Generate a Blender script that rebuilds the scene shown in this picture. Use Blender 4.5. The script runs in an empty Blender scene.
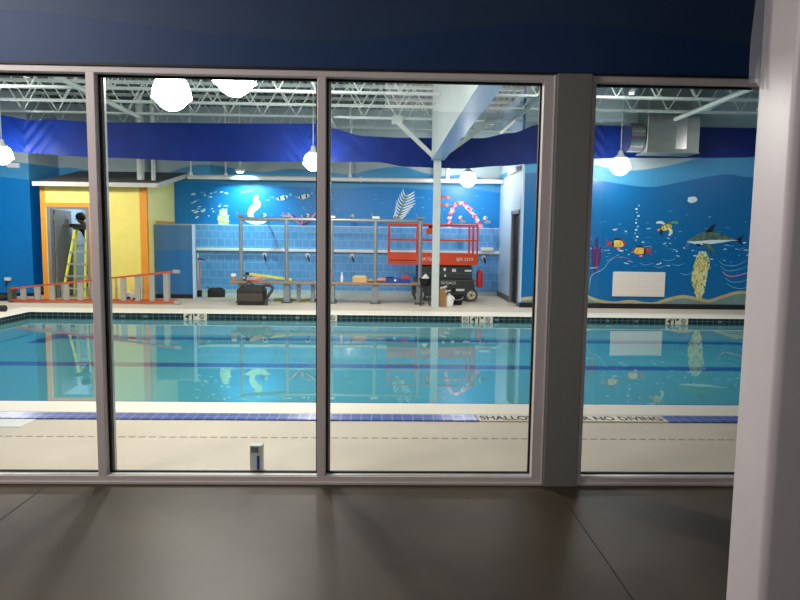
import bpy, bmesh, math, random
from mathutils import Vector, Matrix, noise
random.seed(7)
S = bpy.context.scene
C = S.collection
PI = math.pi

# ------------------------------------------------------------------ helpers
def lin(c):
    return tuple((v / 255 / 12.92) if v / 255 <= .04045 else ((v / 255 + .055) / 1.055) ** 2.4 for v in c)

def mat(name, rgb, rough=.5, metal=0., var=.06, scale=6., bump=0., bscale=40., spec=.5, coat=0.):
    m = bpy.data.materials.new(name); m.use_nodes = True
    nt = m.node_tree; b = nt.nodes['Principled BSDF']
    c = lin(rgb)
    b.inputs['Roughness'].default_value = rough
    b.inputs['Metallic'].default_value = metal
    b.inputs['Specular IOR Level'].default_value = spec
    if coat: b.inputs['Coat Weight'].default_value = coat; b.inputs['Coat Roughness'].default_value = .08
    tc = nt.nodes.new('ShaderNodeTexCoord')
    n = nt.nodes.new('ShaderNodeTexNoise'); n.inputs['Scale'].default_value = scale; n.inputs['Detail'].default_value = 4
    nt.links.new(tc.outputs['Object'], n.inputs['Vector'])
    r = nt.nodes.new('ShaderNodeValToRGB')
    r.color_ramp.elements[0].position = .3; r.color_ramp.elements[1].position = .7
    r.color_ramp.elements[0].color = tuple(max(0, v * (1 - var)) for v in c) + (1,)
    r.color_ramp.elements[1].color = tuple(min(1, v * (1 + var)) for v in c) + (1,)
    nt.links.new(n.outputs['Fac'], r.inputs['Fac']); nt.links.new(r.outputs['Color'], b.inputs['Base Color'])
    if bump:
        n2 = nt.nodes.new('ShaderNodeTexNoise'); n2.inputs['Scale'].default_value = bscale
        nt.links.new(tc.outputs['Object'], n2.inputs['Vector'])
        bp = nt.nodes.new('ShaderNodeBump'); bp.inputs['Strength'].default_value = bump
        nt.links.new(n2.outputs['Fac'], bp.inputs['Height']); nt.links.new(bp.outputs['Normal'], b.inputs['Normal'])
    return m

def brick(name, c1, c2, cm, w, h, mortar, rough=.3, offset=0., plane='XZ', coat=0., bias=0.):
    m = mat(name, c1, rough, coat=coat); nt = m.node_tree; b = nt.nodes['Principled BSDF']
    tc = nt.nodes.new('ShaderNodeTexCoord'); sp = nt.nodes.new('ShaderNodeSeparateXYZ'); cb = nt.nodes.new('ShaderNodeCombineXYZ')
    nt.links.new(tc.outputs['Object'], sp.inputs[0])
    nt.links.new(sp.outputs[plane[0]], cb.inputs[0]); nt.links.new(sp.outputs[plane[1]], cb.inputs[1])
    t = nt.nodes.new('ShaderNodeTexBrick'); t.offset = offset; t.squash = 1
    t.inputs['Color1'].default_value = lin(c1) + (1,); t.inputs['Color2'].default_value = lin(c2) + (1,); t.inputs['Mortar'].default_value = lin(cm) + (1,)
    t.inputs['Scale'].default_value = 1; t.inputs['Mortar Size'].default_value = mortar; t.inputs['Bias'].default_value = bias
    t.inputs['Brick Width'].default_value = w; t.inputs['Row Height'].default_value = h
    nt.links.new(cb.outputs[0], t.inputs['Vector']); nt.links.new(t.outputs['Color'], b.inputs['Base Color'])
    return m

def glass_mat(name, tint, ior, rough=0., bump=0., bscale=3., power=1.):
    m = bpy.data.materials.new(name); m.use_nodes = True; nt = m.node_tree; nt.nodes.clear()
    out = nt.nodes.new('ShaderNodeOutputMaterial'); mx = nt.nodes.new('ShaderNodeMixShader')
    t = nt.nodes.new('ShaderNodeBsdfTransparent'); t.inputs[0].default_value = tint + (1,)
    g = nt.nodes.new('ShaderNodeBsdfGlossy'); g.inputs['Roughness'].default_value = rough
    f = nt.nodes.new('ShaderNodeLayerWeight'); f.inputs['Blend'].default_value = .5      # Schlick reflectance, same from both sides
    pw = nt.nodes.new('ShaderNodeMath'); pw.operation = 'POWER'; pw.inputs[1].default_value = 5
    nt.links.new(f.outputs['Facing'], pw.inputs[0])
    f0 = ((ior - 1) / (ior + 1)) ** 2
    mm = nt.nodes.new('ShaderNodeMath'); mm.operation = 'MULTIPLY_ADD'; mm.inputs[1].default_value = (1 - f0) * power; mm.inputs[2].default_value = f0 * power
    nt.links.new(pw.outputs[0], mm.inputs[0]); fac = mm.outputs[0]
    nt.links.new(fac, mx.inputs[0]); nt.links.new(t.outputs[0], mx.inputs[1]); nt.links.new(g.outputs[0], mx.inputs[2])
    nt.links.new(mx.outputs[0], out.inputs[0])
    if bump:
        tc = nt.nodes.new('ShaderNodeTexCoord'); n = nt.nodes.new('ShaderNodeTexNoise'); n.inputs['Scale'].default_value = bscale
        nt.links.new(tc.outputs['Object'], n.inputs['Vector'])
        bp = nt.nodes.new('ShaderNodeBump'); bp.inputs['Strength'].default_value = bump; bp.inputs['Distance'].default_value = .02
        nt.links.new(n.outputs['Fac'], bp.inputs['Height'])
        nt.links.new(bp.outputs['Normal'], g.inputs['Normal'])
    return m

def glow_mat(name, rgb, strength, through=.9):
    m = bpy.data.materials.new(name); m.use_nodes = True; nt = m.node_tree; nt.nodes.clear()
    out = nt.nodes.new('ShaderNodeOutputMaterial'); a = nt.nodes.new('ShaderNodeAddShader')
    e = nt.nodes.new('ShaderNodeEmission'); e.inputs[0].default_value = rgb + (1,); e.inputs[1].default_value = strength
    t = nt.nodes.new('ShaderNodeBsdfTransparent'); t.inputs[0].default_value = (through,) * 3 + (1,)
    nt.links.new(e.outputs[0], a.inputs[0]); nt.links.new(t.outputs[0], a.inputs[1]); nt.links.new(a.outputs[0], out.inputs[0])
    return m

ORG = {}
class MB:
    def __init__(s): s.bm = bmesh.new(); s.mats = []
    def mi(s, m):
        if m not in s.mats: s.mats.append(m)
        return s.mats.index(m)
    def _f(s, vs, m):
        try:
            f = s.bm.faces.new(vs); f.material_index = s.mi(m); return f
        except ValueError: return None
    def hexa(s, p, m):
        v = [s.bm.verts.new(q) for q in p]
        for i in ((0, 3, 2, 1), (4, 5, 6, 7), (0, 1, 5, 4), (1, 2, 6, 5), (2, 3, 7, 6), (3, 0, 4, 7)): s._f([v[k] for k in i], m)
        return s
    def box(s, x0, x1, y0, y1, z0, z1, m):
        return s.hexa([(x0, y0, z0), (x1, y0, z0), (x1, y1, z0), (x0, y1, z0), (x0, y0, z1), (x1, y0, z1), (x1, y1, z1), (x0, y1, z1)], m)
    def bar(s, p, q, w, h, m, up=(0, 0, 1)):
        p, q = Vector(p), Vector(q); d = (q - p).normalized(); u = Vector(up)
        if abs(d.dot(u)) > .97: u = Vector((0, 1, 0))
        a = d.cross(u).normalized() * w / 2; b = a.cross(d).normalized() * h / 2
        return s.hexa([p - a - b, p + a - b, p + a + b, p - a + b, q - a - b, q + a - b, q + a + b, q - a + b], m)
    def cyl(s, p, q, r, m, n=14, r2=None, caps=True):
        p, q = Vector(p), Vector(q); d = (q - p).normalized(); r2 = r if r2 is None else r2
        u = Vector((0, 0, 1)) if abs(d.z) < .95 else Vector((1, 0, 0))
        a = d.cross(u).normalized(); b = d.cross(a)
        A = [s.bm.verts.new(p + (a * math.cos(t) + b * math.sin(t)) * r) for t in [2 * PI * i / n for i in range(n)]]
        B = [s.bm.verts.new(q + (a * math.cos(t) + b * math.sin(t)) * r2) for t in [2 * PI * i / n for i in range(n)]]
        for i in range(n): s._f([A[i], A[(i + 1) % n], B[(i + 1) % n], B[i]], m)
        if caps: s._f(A[::-1], m); s._f(B, m)
        return s
    def tube(s, pts, r, m, n=8):
        pts = [Vector(p) for p in pts]; prev = None; rings = []
        for i, p in enumerate(pts):
            d = (pts[min(i + 1, len(pts) - 1)] - pts[max(i - 1, 0)]).normalized()
            u = Vector((0, 0, 1)) if abs(d.z) < .95 else Vector((1, 0, 0))
            a = d.cross(u).normalized(); b = d.cross(a)
            rr = r[i] if isinstance(r, (list, tuple)) else r
            rings.append([s.bm.verts.new(p + (a * math.cos(t) + b * math.sin(t)) * rr) for t in [2 * PI * k / n for k in range(n)]])
        for A, B in zip(rings, rings[1:]):
            for i in range(n): s._f([A[i], A[(i + 1) % n], B[(i + 1) % n], B[i]], m)
        s._f(rings[0][::-1], m); s._f(rings[-1], m)
        return s
    def lathe(s, c, prof, m, n=24):
        c = Vector(c); rings = []
        for r, z in prof:
            if r < 1e-4: rings.append([s.bm.verts.new(c + Vector((0, 0, z)))])
            else: rings.append([s.bm.verts.new(c + Vector((r * math.cos(2 * PI * i / n), r * math.sin(2 * PI * i / n), z))) for i in range(n)])
        for A, B in zip(rings, rings[1:]):
            for i in range(n):
                j = (i + 1) % n
                if len(A) == 1 and len(B) > 1: s._f([A[0], B[j], B[i]], m)
                elif len(B) == 1 and len(A) > 1: s._f([A[i], A[j], B[0]], m)
                elif len(A) > 1: s._f([A[i], A[j], B[j], B[i]], m)
        return s
    def ell(s, c, r, m, n=14, k=8, wob=0.):
        prof = [(math.sin(PI * i / k), -math.cos(PI * i / k)) for i in range(k + 1)]
        old = set(s.bm.verts); s.lathe((0, 0, 0), prof, m, n)
        for v in s.bm.verts:
            if v not in old:
                w = 1 + wob * noise.noise(v.co * 1.7 + Vector(c))
                v.co = Vector((c[0] + v.co.x * r[0] * w, c[1] + v.co.y * r[1] * w, c[2] + v.co.z * r[2] * w))
        return s
    def poly(s, pts, m): s._f([s.bm.verts.new(p) for p in pts], m); return s
    def grid(s, fn, nu, nv, m):
        g = [[s.bm.verts.new(fn(i / nu, j / nv)) for j in range(nv + 1)] for i in range(nu + 1)]
        for i in range(nu):
            for j in range(nv): s._f([g[i][j], g[i + 1][j], g[i + 1][j + 1], g[i][j + 1]], m)
        return s
    def obj(s, name, parent=None, bevel=0., smooth=False, solid=0., norm=True):
        if norm: bmesh.ops.recalc_face_normals(s.bm, faces=s.bm.faces)
        vs = s.bm.verts
        if parent is None:
            lo = [min(v.co[i] for v in vs) for i in range(3)]; hi = [max(v.co[i] for v in vs) for i in range(3)]
            org = Vector(((lo[0] + hi[0]) / 2, (lo[1] + hi[1]) / 2, lo[2]))
        else: org = ORG[parent.name]
        if parent is None or True:
            for v in vs: v.co -= org
        me = bpy.data.meshes.new(name); s.bm.to_mesh(me); s.bm.free()
        for m in s.mats: me.materials.append(m)
        o = bpy.data.objects.new(name, me); C.objects.link(o)
        if parent is None: o.location = org
        else: o.parent = parent
        ORG[o.name] = org
        if smooth:
            for p in me.polygons: p.use_smooth = True
            try: me.set_sharp_from_angle(angle=math.radians(40))
            except Exception: pass
        if solid:
            md = o.modifiers.new('Solidify', 'SOLIDIFY'); md.thickness = solid
        if bevel:
            md = o.modifiers.new('Bevel', 'BEVEL'); md.width = bevel; md.segments = 2; md.limit_method = 'ANGLE'; md.angle_limit = math.radians(50)
        return o

def tag(o, label, cat, group=None, kind=None):
    o['label'] = label; o['category'] = cat
    if group: o['group'] = group
    if kind: o['kind'] = kind
    return o
def thing(name, loc, label, cat, group=None):
    o = bpy.data.objects.new(name, None); C.objects.link(o); o.location = loc; o.empty_display_size = .1
    ORG[o.name] = Vector(loc)
    return tag(o, label, cat, group)
def struct(o, label=None):
    o['kind'] = 'structure'
    if label: o['label'] = label
    return o
def dup(root, loc, label, group=None):
    r = root.copy(); C.objects.link(r); r.location = loc; r['label'] = label
    ORG[r.name] = Vector(loc)
    if group: r['group'] = group
    for ch in list(root.children):
        c = ch.copy(); C.objects.link(c); c.parent = r
        for g in ch.children:
            d = g.copy(); C.objects.link(d); d.parent = c
    return r
def smooth_pts(p, k=6):
    out = []
    for i in range(len(p) - 1):
        a, b, c, d = p[max(i - 1, 0)], p[i], p[i + 1], p[min(i + 2, len(p) - 1)]
        for j in range(k):
            t = j / k
            out.append(tuple(.5 * (2 * b[q] + (c[q] - a[q]) * t + (2 * a[q] - 5 * b[q] + 4 * c[q] - d[q]) * t * t + (3 * b[q] - a[q] - 3 * c[q] + d[q]) * t ** 3) for q in range(len(b))))
    out.append(tuple(p[-1])); return out
def to_mesh(o, loc):
    bpy.context.view_layer.update()
    me = bpy.data.meshes.new_from_object(o.evaluated_get(bpy.context.evaluated_depsgraph_get()))
    n = bpy.data.objects.new('temp', me); C.objects.link(n); n.parent = o.parent; n.location = o.location; n.rotation_euler = o.rotation_euler; n.scale = o.scale
    nm = o.name.split('.')[0]; bpy.data.objects.remove(o); n.name = nm; ORG[n.name] = Vector(loc)
    return n
def text(name, body, size, m, parent, loc, rot, width=None, ext=.001, bold=0.):
    cu = bpy.data.curves.new(name, 'FONT'); cu.body = body; cu.size = size; cu.extrude = ext; cu.offset = bold
    cu.materials.append(m)
    o = bpy.data.objects.new(name, cu); C.objects.link(o)
    o.parent = parent; o.location = Vector(loc) - ORG[parent.name]; o.rotation_euler = rot
    if width:
        bpy.context.view_layer.update(); o.scale.x = width / max(o.dimensions.x, 1e-3)
    return to_mesh(o, loc)

# ------------------------------------------------------------------ materials
M = {}
M['deck'] = mat('pool_deck_concrete', (208, 196, 177), .55, var=.05, scale=2.5, bump=.05)
M['coping'] = mat('coping_stone', (236, 228, 212), .5, var=.02)
M['lobbyfloor'] = mat('polished_dark_concrete', (70, 61, 50), .42, var=.4, scale=1.4, bump=.03, bscale=25, spec=.2)
M['joint'] = mat('floor_joint', (30, 28, 26), .7)
M['navy'] = mat('navy_paint', (32, 58, 92), .6, var=.04)
M['navy2'] = mat('dark_blue_paint', (8, 50, 96), .6, var=.04)
M['alu'] = mat('satin_aluminium', (214, 203, 200), .45, .0, var=.02, scale=2)
M['post'] = mat('grey_post_metal', (130, 131, 125), .5, .0, var=.02)
M['gasket'] = mat('black_gasket', (12, 12, 12), .6)
M['bead'] = mat('glazing_bead', (205, 205, 202), .35, .3)
M['glass'] = glass_mat('window_glass', (.93, .955, .94), 1.45)
M['water'] = glass_mat('pool_water', (.80, .95, .965), 1.33, rough=.015, bump=.06, bscale=1.3, power=1.05)
M['poolfloor'] = mat('pool_plaster', (84, 160, 168), .6, var=.05, scale=1.2)
M['poolwall'] = mat('pool_wall_plaster', (176, 214, 216), .6, var=.04)
M['lane'] = mat('lane_line_tile', (16, 70, 140), .5, var=.1)
M['band'] = brick('dark_tile_band', (24, 40, 42), (32, 52, 54), (92, 108, 106), .105, .06, .006, .2, 0, 'XZ')
M['bandy'] = brick('dark_tile_band_side', (24, 40, 42), (32, 52, 54), (92, 108, 106), .105, .06, .006, .2, 0, 'YZ')
M['deckblue'] = brick('blue_deck_tile', (66, 84, 160), (84, 104, 178), (150, 158, 190), .085, .085, .005, .3, 0, 'XY')
M['slot'] = mat('drain_slot', (158, 146, 128), .7)
M['cream'] = mat('cream_marker_tile', (222, 212, 190), .4, var=.02)
M['black'] = mat('black_rubber', (16, 16, 17), .6)
M['ink'] = mat('black_ink', (20, 20, 22), .6)
M['inkf'] = mat('faded_ink', (96, 92, 86), .7)
M['tile'] = brick('blue_wall_tile', (92, 152, 212), (104, 162, 220), (144, 192, 230), .2, .2, .005, .22, .5, 'XZ', coat=.2)
M['blue'] = mat('mural_blue', (0, 124, 200), .45, var=.08, scale=.8)
M['bluer'] = mat('mural_blue_right', (4, 104, 166), .4, var=.08, scale=.7, coat=.15)
M['midblue'] = mat('mural_mid_blue', (64, 146, 196), .5, var=.05, scale=.8)
M['pale'] = mat('mural_pale_band', (168, 186, 192), .6, var=.03)
M['paleblue'] = mat('pale_blue_paint', (178, 206, 232), .55, var=.02)
M['leftblue'] = mat('left_wall_blue', (0, 120, 194), .45, var=.04)
M['yellow'] = mat('yellow_paint', (240, 222, 116), .5, var=.03)
M['yellow_lit'] = mat('yellow_paint_lit', (252, 240, 150), .5, var=.03)  # hut yellow lightened to carry the brighter light on its side wall
M['orange_trim'] = mat('orange_trim_paint', (232, 150, 40), .5, var=.04)
M['roof'] = mat('grey_shingle', (88, 92, 92), .85, var=.15, scale=14)
M['fascia'] = mat('fascia_grey', (188, 184, 174), .5)
M['partition'] = mat('navy_partition_laminate', (48, 108, 164), .25, var=.05, coat=.3)
M['partition_sheen'] = mat('partition_reflection', (74, 112, 150), .25, var=.05, coat=.3)  # greyer copy: reflection on the upper panel put into the colour
M['white'] = mat('white_paint', (226, 226, 222), .5, var=.02)
M['steelwhite'] = mat('white_steel', (200, 206, 202), .5, var=.04)
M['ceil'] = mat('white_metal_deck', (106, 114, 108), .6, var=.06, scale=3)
M['joist'] = mat('joist_paint', (196, 206, 202), .5, var=.05)
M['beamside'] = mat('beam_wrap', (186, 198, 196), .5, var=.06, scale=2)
M['beamunder'] = mat('beam_underside', (150, 192, 232), .35, var=.05)  # pale blue stands in for light reflected up from the pool
M['tarp'] = mat('blue_plastic_tarp', (6, 36, 110), .5, var=.15, scale=3, bump=.1, bscale=7, spec=.18)
M['duct'] = mat('galvanised_duct', (132, 138, 136), .38, .5, var=.08, scale=5)
M['silver'] = mat('silver_foil', (200, 200, 200), .2, .9, bump=.3, bscale=30)
M['orange'] = mat('orange_fibreglass', (196, 84, 50), .45, var=.08)
M['rung'] = mat('ladder_aluminium', (190, 188, 180), .4, .5, var=.06)
M['hiviz'] = mat('yellow_fibreglass', (232, 226, 70), .45)
M['greydoor'] = mat('grey_door_paint', (122, 124, 130), .5, var=.03)
M['darkgap'] = mat('dark_gap', (22, 22, 24), .8)
M['galv'] = mat('galvanised_pipe', (150, 156, 162), .4, .5, var=.08, scale=20)
M['plank'] = mat('bench_plank', (152, 128, 104), .55, var=.15, scale=9)
M['liftorange'] = mat('lift_orange_paint', (214, 74, 36), .4, var=.05)
M['liftgrey'] = mat('lift_dark_paint', (52, 56, 56), .5, var=.1)
M['liftmid'] = mat('lift_grey_paint', (86, 92, 92), .5, var=.08)
M['tyre'] = mat('grey_tyre', (70, 70, 66), .8)
M['hub'] = mat('cream_hub', (206, 196, 170), .5)
M['decal'] = mat('white_decal', (228, 226, 222), .5)
M['bag'] = mat('dark_bag_fabric', (44, 42, 42), .8, var=.4, scale=18, bump=.3)
M['bag2'] = mat('bag_strap', (70, 62, 58), .7)
M['cardboard'] = mat('cardboard', (176, 136, 92), .8, var=.08)
M['tan'] = mat('tan_paper', (212, 172, 124), .8, var=.1)
M['redplastic'] = mat('red_plastic', (200, 46, 40), .4)
M['blueplastic'] = mat('blue_plastic', (36, 66, 160), .4)
M['pink'] = mat('pink_cloth', (214, 150, 140), .9)
M['jug'] = mat('white_plastic', (236, 236, 236), .35)
M['hose'] = mat('yellow_green_hose', (178, 180, 60), .5)
M['skin'] = mat('skin', (120, 84, 68), .6)
M['shirt'] = mat('dark_shirt', (24, 26, 34), .9)
M['jeans'] = mat('denim', (44, 58, 92), .9)
M['hair'] = mat('dark_hair', (22, 18, 16), .7)
M['chrome'] = mat('chrome', (210, 214, 218), .15, .95)
M['colwhite'] = mat('column_white_paint', (222, 212, 214), .42, var=.02)
def film_mat(name, rgb, cover):
    m = mat(name, rgb, .25, bump=.3, bscale=12); nt = m.node_tree; out = nt.nodes['Material Output']
    mx = nt.nodes.new('ShaderNodeMixShader'); t = nt.nodes.new('ShaderNodeBsdfTransparent'); mx.inputs[0].default_value = cover
    nt.links.new(t.outputs[0], mx.inputs[1]); nt.links.new(nt.nodes['Principled BSDF'].outputs[0], mx.inputs[2]); nt.links.new(mx.outputs[0], out.inputs['Surface']); return m
M['plastic'] = film_mat('plastic_sheet', (150, 154, 160), .45)
M['navyact'] = mat('carton_blue', (52, 56, 160), .5)
M['carton'] = mat('carton_white', (208, 214, 212), .5, var=.04)
M['cartongrey'] = mat('carton_print', (120, 122, 118), .6, var=.4, scale=60)
M['sand'] = mat('mural_sand', (188, 172, 124), .6, var=.15, scale=3)
M['sand2'] = mat('mural_sand_shade', (110, 140, 138), .6, var=.12, scale=3)
M['m_white'] = mat('mural_white', (214, 232, 240), .6)
M['m_lt'] = mat('mural_light_blue', (104, 178, 220), .6)
M['m_cyan'] = mat('mural_cyan', (30, 170, 220), .6, var=.1)
M['m_yel'] = mat('mural_yellow', (222, 202, 92), .6, var=.2, scale=12)
M['m_yel2'] = mat('mural_pale_yellow', (216, 226, 190), .6, var=.1, scale=12)
M['m_blk'] = mat('mural_black', (22, 28, 40), .6)
M['m_red'] = mat('mural_red', (178, 58, 76), .6)
M['m_pur'] = mat('mural_purple', (74, 40, 104), .6, var=.2)
M['m_pur2'] = mat('mural_lilac', (140, 96, 190), .6, var=.2)
M['m_pink'] = mat('mural_pink', (236, 150, 176), .6, var=.2, scale=12)
M['m_grn'] = mat('mural_grey_green', (78, 108, 100), .6, var=.5, scale=14)
M['m_org'] = mat('mural_orange', (230, 140, 60), .6)
M['m_green'] = mat('mural_green', (110, 150, 110), .6, var=.2)
M['globe'] = glow_mat('lit_globe_glass', (1., .97, .93), 9.)
M['bulb'] = glow_mat('lit_lens', (.9, .97, 1.), 6.)
M['grille'] = brick('white_louvre', (236, 224, 216), (232, 220, 212), (216, 206, 200), 2., .05, .005, .5, 0, 'XZ')

# ------------------------------------------------------------------ setting: floors and pool
YF = 3.81                                    # lobby window wall
f = MB(); f.box(-7, 5, -4.5, 3.90, -.25, 0, M['lobbyfloor']); floor = struct(f.obj('floor'))
j = MB()
for x in (1.06, -1.99, 4.2): j.box(x - .003, x + .003, -4.4, 3.78, 0, .0012, M['joint'])
j.obj('joint', floor)

PX0, PX1, PY0, PY1, PZ = -6.72, 11.4, 5.73, 12.37, -.42
d = MB()
d.box(-12, 12, 3.90, PY0 - .36, -.9, 0, M['deck'])
d.box(-12, 12, PY1 + .66, 19, -.9, 0, M['deck'])
d.box(-12, PX0 - .5, PY0 - .36, PY1 + .66, -.9, 0, M['deck'])
d.box(PX1 + .3, 12, PY0 - .36, PY1 + .66, -.9, 0, M['deck'])
deck = struct(d.obj('floor_pool_deck'))
g = MB()
x = -12
while x < 11.9:
    g.box(x, x + .05, 4.715, 4.735, 0, .0015, M['slot']); x += .075
g.obj('drain_slot', deck)
l = MB(); l.box(-3.12, -2.79, 4.95, 5.22, 0, .004, M['white']); l.obj('skimmer_lid', deck)

cp = MB()
cp.box(PX0 - .5, PX1 + .3, PY0 - .36, PY0, -.9, .008, M['coping'])
cp.box(PX0 - .5, PX1 + .3, PY1, PY1 + .66, -.9, .008, M['coping'])
cp.box(PX0 - .5, PX0, PY0, PY1, -.9, .008, M['coping'])
cp.box(PX1, PX1 + .3, PY0, PY1, -.9, .008, M['coping'])
coping = struct(cp.obj('trim_1', bevel=.012), 'white coping around the pool')
t = MB(); t.box(-11, .80, 5.17, 5.35, 0, .011, M['deckblue']); t.box(2.37, 11, 5.17, 5.35, 0, .011, M['deckblue']); t.obj('blue_tile_strip', deck)
t = MB(); t.box(.80, 2.37, 5.17, 5.35, 0, .010, M['cream']); mk = t.obj('lettered_tile_strip', deck)
text('lettering', 'SHALLOW WATER NO DIVING', .155, M['ink'], mk, (.815, 5.205, .0105), (0, 0, 0), 1.53, .0006, .003)

p = MB()
p.box(PX0 - .1, PX1 + .1, PY0 - .1, PY1 + .1, -.9, PZ, M['poolfloor'])
p.box(PX0, PX1, PY0, PY0 + .004, PZ, -.13, M['poolwall']); p.box(PX0, PX1, PY1 - .004, PY1, PZ, -.13, M['poolwall'])
p.box(PX0, PX0 + .004, PY0, PY1, PZ, -.13, M['poolwall']); p.box(PX1 - .004, PX1, PY0, PY1, PZ, -.13, M['poolwall'])
pool = struct(p.obj('floor_pool_basin'))
b = MB()
b.box(PX0, PX1, PY1 - .012, PY1, -.13, -.004, M['band']); b.box(PX0, PX1, PY0, PY0 + .012, -.13, -.004, M['band'])
b.box(PX0, PX0 + .012, PY0, PY1, -.13, -.004, M['bandy']); b.box(PX1 - .012, PX1, PY0, PY1, -.13, -.004, M['bandy'])
b.obj('tile_band', pool)
for y in (11.95, 9.5, 7.24):
    q = MB(); q.box(-5.95, PX1 - .4, y - .14, y + .14, PZ, PZ + .003, M['lane']); q.box(-6.2, -5.93, y - .62, y + .62, PZ, PZ + .003, M['lane']); q.obj('lane_line', pool)
water = MB(); water.poly([(PX0, PY0, -.115), (PX1, PY0, -.115), (PX1, PY1, -.115), (PX0, PY1, -.115)], M['water'])
water = struct(water.obj('water'), 'still turquoise pool water')

# depth markers on the far pool wall
def marker(x0, x1, digits):
    m = MB(); m.box(x0, x1, PY1 - .02, PY1 - .006, -.125, .006, M['cream'])
    o = m.obj('depth_marker', pool)
    wd = x1 - x0
    if digits: text('lettering', "4'1\"", .13, M['ink'], o, (x0 + .03, PY1 - .021, -.108), (PI / 2, 0, 0), wd * .52, .001, .005)
    cx, cz, r = (x1 - .095 if digits else (x0 + x1) / 2), -.06, .047
    ic = MB(); n = 20
    for k in range(n):
        a, c = 2 * PI * k / n, 2 * PI * (k + 1) / n
        ic.poly([(cx + r * math.cos(a), PY1 - .022, cz + r * math.sin(a)), (cx + r * math.cos(c), PY1 - .022, cz + r * math.sin(c)), (cx + r * .74 * math.cos(c), PY1 - .022, cz + r * .74 * math.sin(c)), (cx + r * .74 * math.cos(a), PY1 - .022, cz + r * .74 * math.sin(a))], M['ink'])
    ic.bar((cx - .03, PY1 - .0225, cz + .03), (cx + .03, PY1 - .0225, cz - .03), .001, .009, M['ink'])
    ic.poly([(cx - .024, PY1 - .022, cz - .012), (cx + .02, PY1 - .022, cz - .012), (cx + .02, PY1 - .022, cz - .002), (cx - .024, PY1 - .022, cz - .002)], M['ink'])
    ic.obj('no_diving_symbol', o)
marker(-3.80, -3.36, True); marker(1.68, 2.12, True); marker(5.50, 5.94, True); marker(-1.04, -.88, False); marker(1.52, 1.66, False)
for x in (-2.27, -1.64, -4.95, -4.53, 4.36, 4.92, 6.57, 2.2):
    q = MB(); q.box(x - .035, x + .035, PY1 - .02, PY1 - .01, -.09, -.04, M['duct']); q.obj('wall_inlet', pool)

# ------------------------------------------------------------------ setting: lobby window wall
wf = MB()
wf.box(-7, -3.06, YF - .004, YF + .08, 0, 2.45, M['navy']); wf.box(3.75, 5, YF - .004, YF + .08, 0, 2.45, M['navy'])
wf.box(-7, 5, YF - .004, YF + .08, 2.45, 5.2, M['navy'])
wf.box(-12, -7, YF - .004, YF + .08, 0, 5.2, M['navy']); wf.box(5, 12, YF - .004, YF + .08, 0, 5.2, M['navy'])
wall_front = struct(wf.obj('wall_front'))
pts = smooth_pts([(-7, 2.60), (-5.5, 2.7), (-4, 2.62), (-3, 2.72), (-2.16, 2.735), (-1.83, 2.72), (-1.33, 2.665), (-.88, 2.62), (-.37, 2.60), (.08, 2.64), (.65, 2.71), (.99, 2.725), (1.52, 2.69), (2.13, 2.63), (3, 2.6), (4, 2.68), (5, 2.7)])
m = MB()
for a, c in zip(pts, pts[1:]): m.poly([(a[0], YF - .007, 2.452), (c[0], YF - .007, 2.452), (c[0], YF - .007, c[1]), (a[0], YF - .007, a[1])], M['navy2'])
m.box(-3.06, 3.75, YF - .010, YF - .004, 2.442, 2.454, M['gasket'])
m.obj('painted_wave', wall_front)

FA, FB = YF, YF + .11                         # frame depth
def frame_unit(name, x0, x1, mull, label, left_jamb=.05, right_jamb=.05):
    win = thing(name, ((x0 + x1) / 2, YF, 0), label, 'window'); del win['category']; win['kind'] = 'structure'
    h = MB(); h.box(x0, x1, FA, FB, 2.405, 2.445, M['alu']); h.obj('window_head', win, .004)
    s = MB(); s.box(x0, x1, FA, FB, 0, .050, M['alu']); s.box(x0, x1, FA - .012, FB, 0, .018, M['alu']); s.obj('window_sill', win, .003)
    j = MB(); j.box(x0, x0 + left_jamb, FA, FB, .0485, 2.4065, M['alu']); j.obj('window_jamb', win, .004)
    j = MB(); j.box(x1 - right_jamb, x1, FA, FB, .0485, 2.4065, M['alu']); j.obj('window_jamb', win, .004)
    edges = [x0 + left_jamb]
    for x in mull:
        k = MB(); k.box(x, x + .05, FA, FB, .048, 2.407, M['alu']); k.obj('mullion', win, .004); edges += [x, x + .05]
    edges.append(x1 - right_jamb)
    for a, c in zip(edges[::2], edges[1::2]):
        p = MB(); p.poly([(a, FA + .06, .050), (c, FA + .06, .050), (c, FA + .06, 2.405), (a, FA + .06, 2.405)], M['glass']); p.obj('pane', win)
        q = MB(); e = .011; y0, y1 = FA + .05, FA + .07
        q.box(a, a + e, y0, y1, .050, 2.405, M['gasket']); q.box(c - e, c, y0, y1, .050, 2.405, M['gasket'])
        q.box(a, c, y0, y1, .050, .062, M['gasket']); q.box(a, c, y0, y1, 2.392, 2.405, M['gasket'])
        q.obj('gasket', win)
        q = MB(); q.box(a, c, FA + .012, FA + .05, .050, .054, M['bead']); q.box(a + e, a + e + .012, FA + .071, FA + .10, .050, 2.405, M['bead']); q.obj('glazing_bead', win)
    return win
frame_unit('window_1', -3.06, .985, (-1.70, -.39), 'three pane aluminium storefront window left of the grey post', .05, .07)
frame_unit('window_2', 1.19, 3.75, (2.50,), 'aluminium storefront window right of the grey post', .03, .05)
p = MB(); p.box(.985, 1.19, FA - .03, FB, 0, 2.445, M['post']); p.box(.972, .985, FA - .006, FB, 0, 2.445, M['alu']); struct(p.obj('trim_2', bevel=.006), 'broad grey post between the two window frames')

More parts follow.
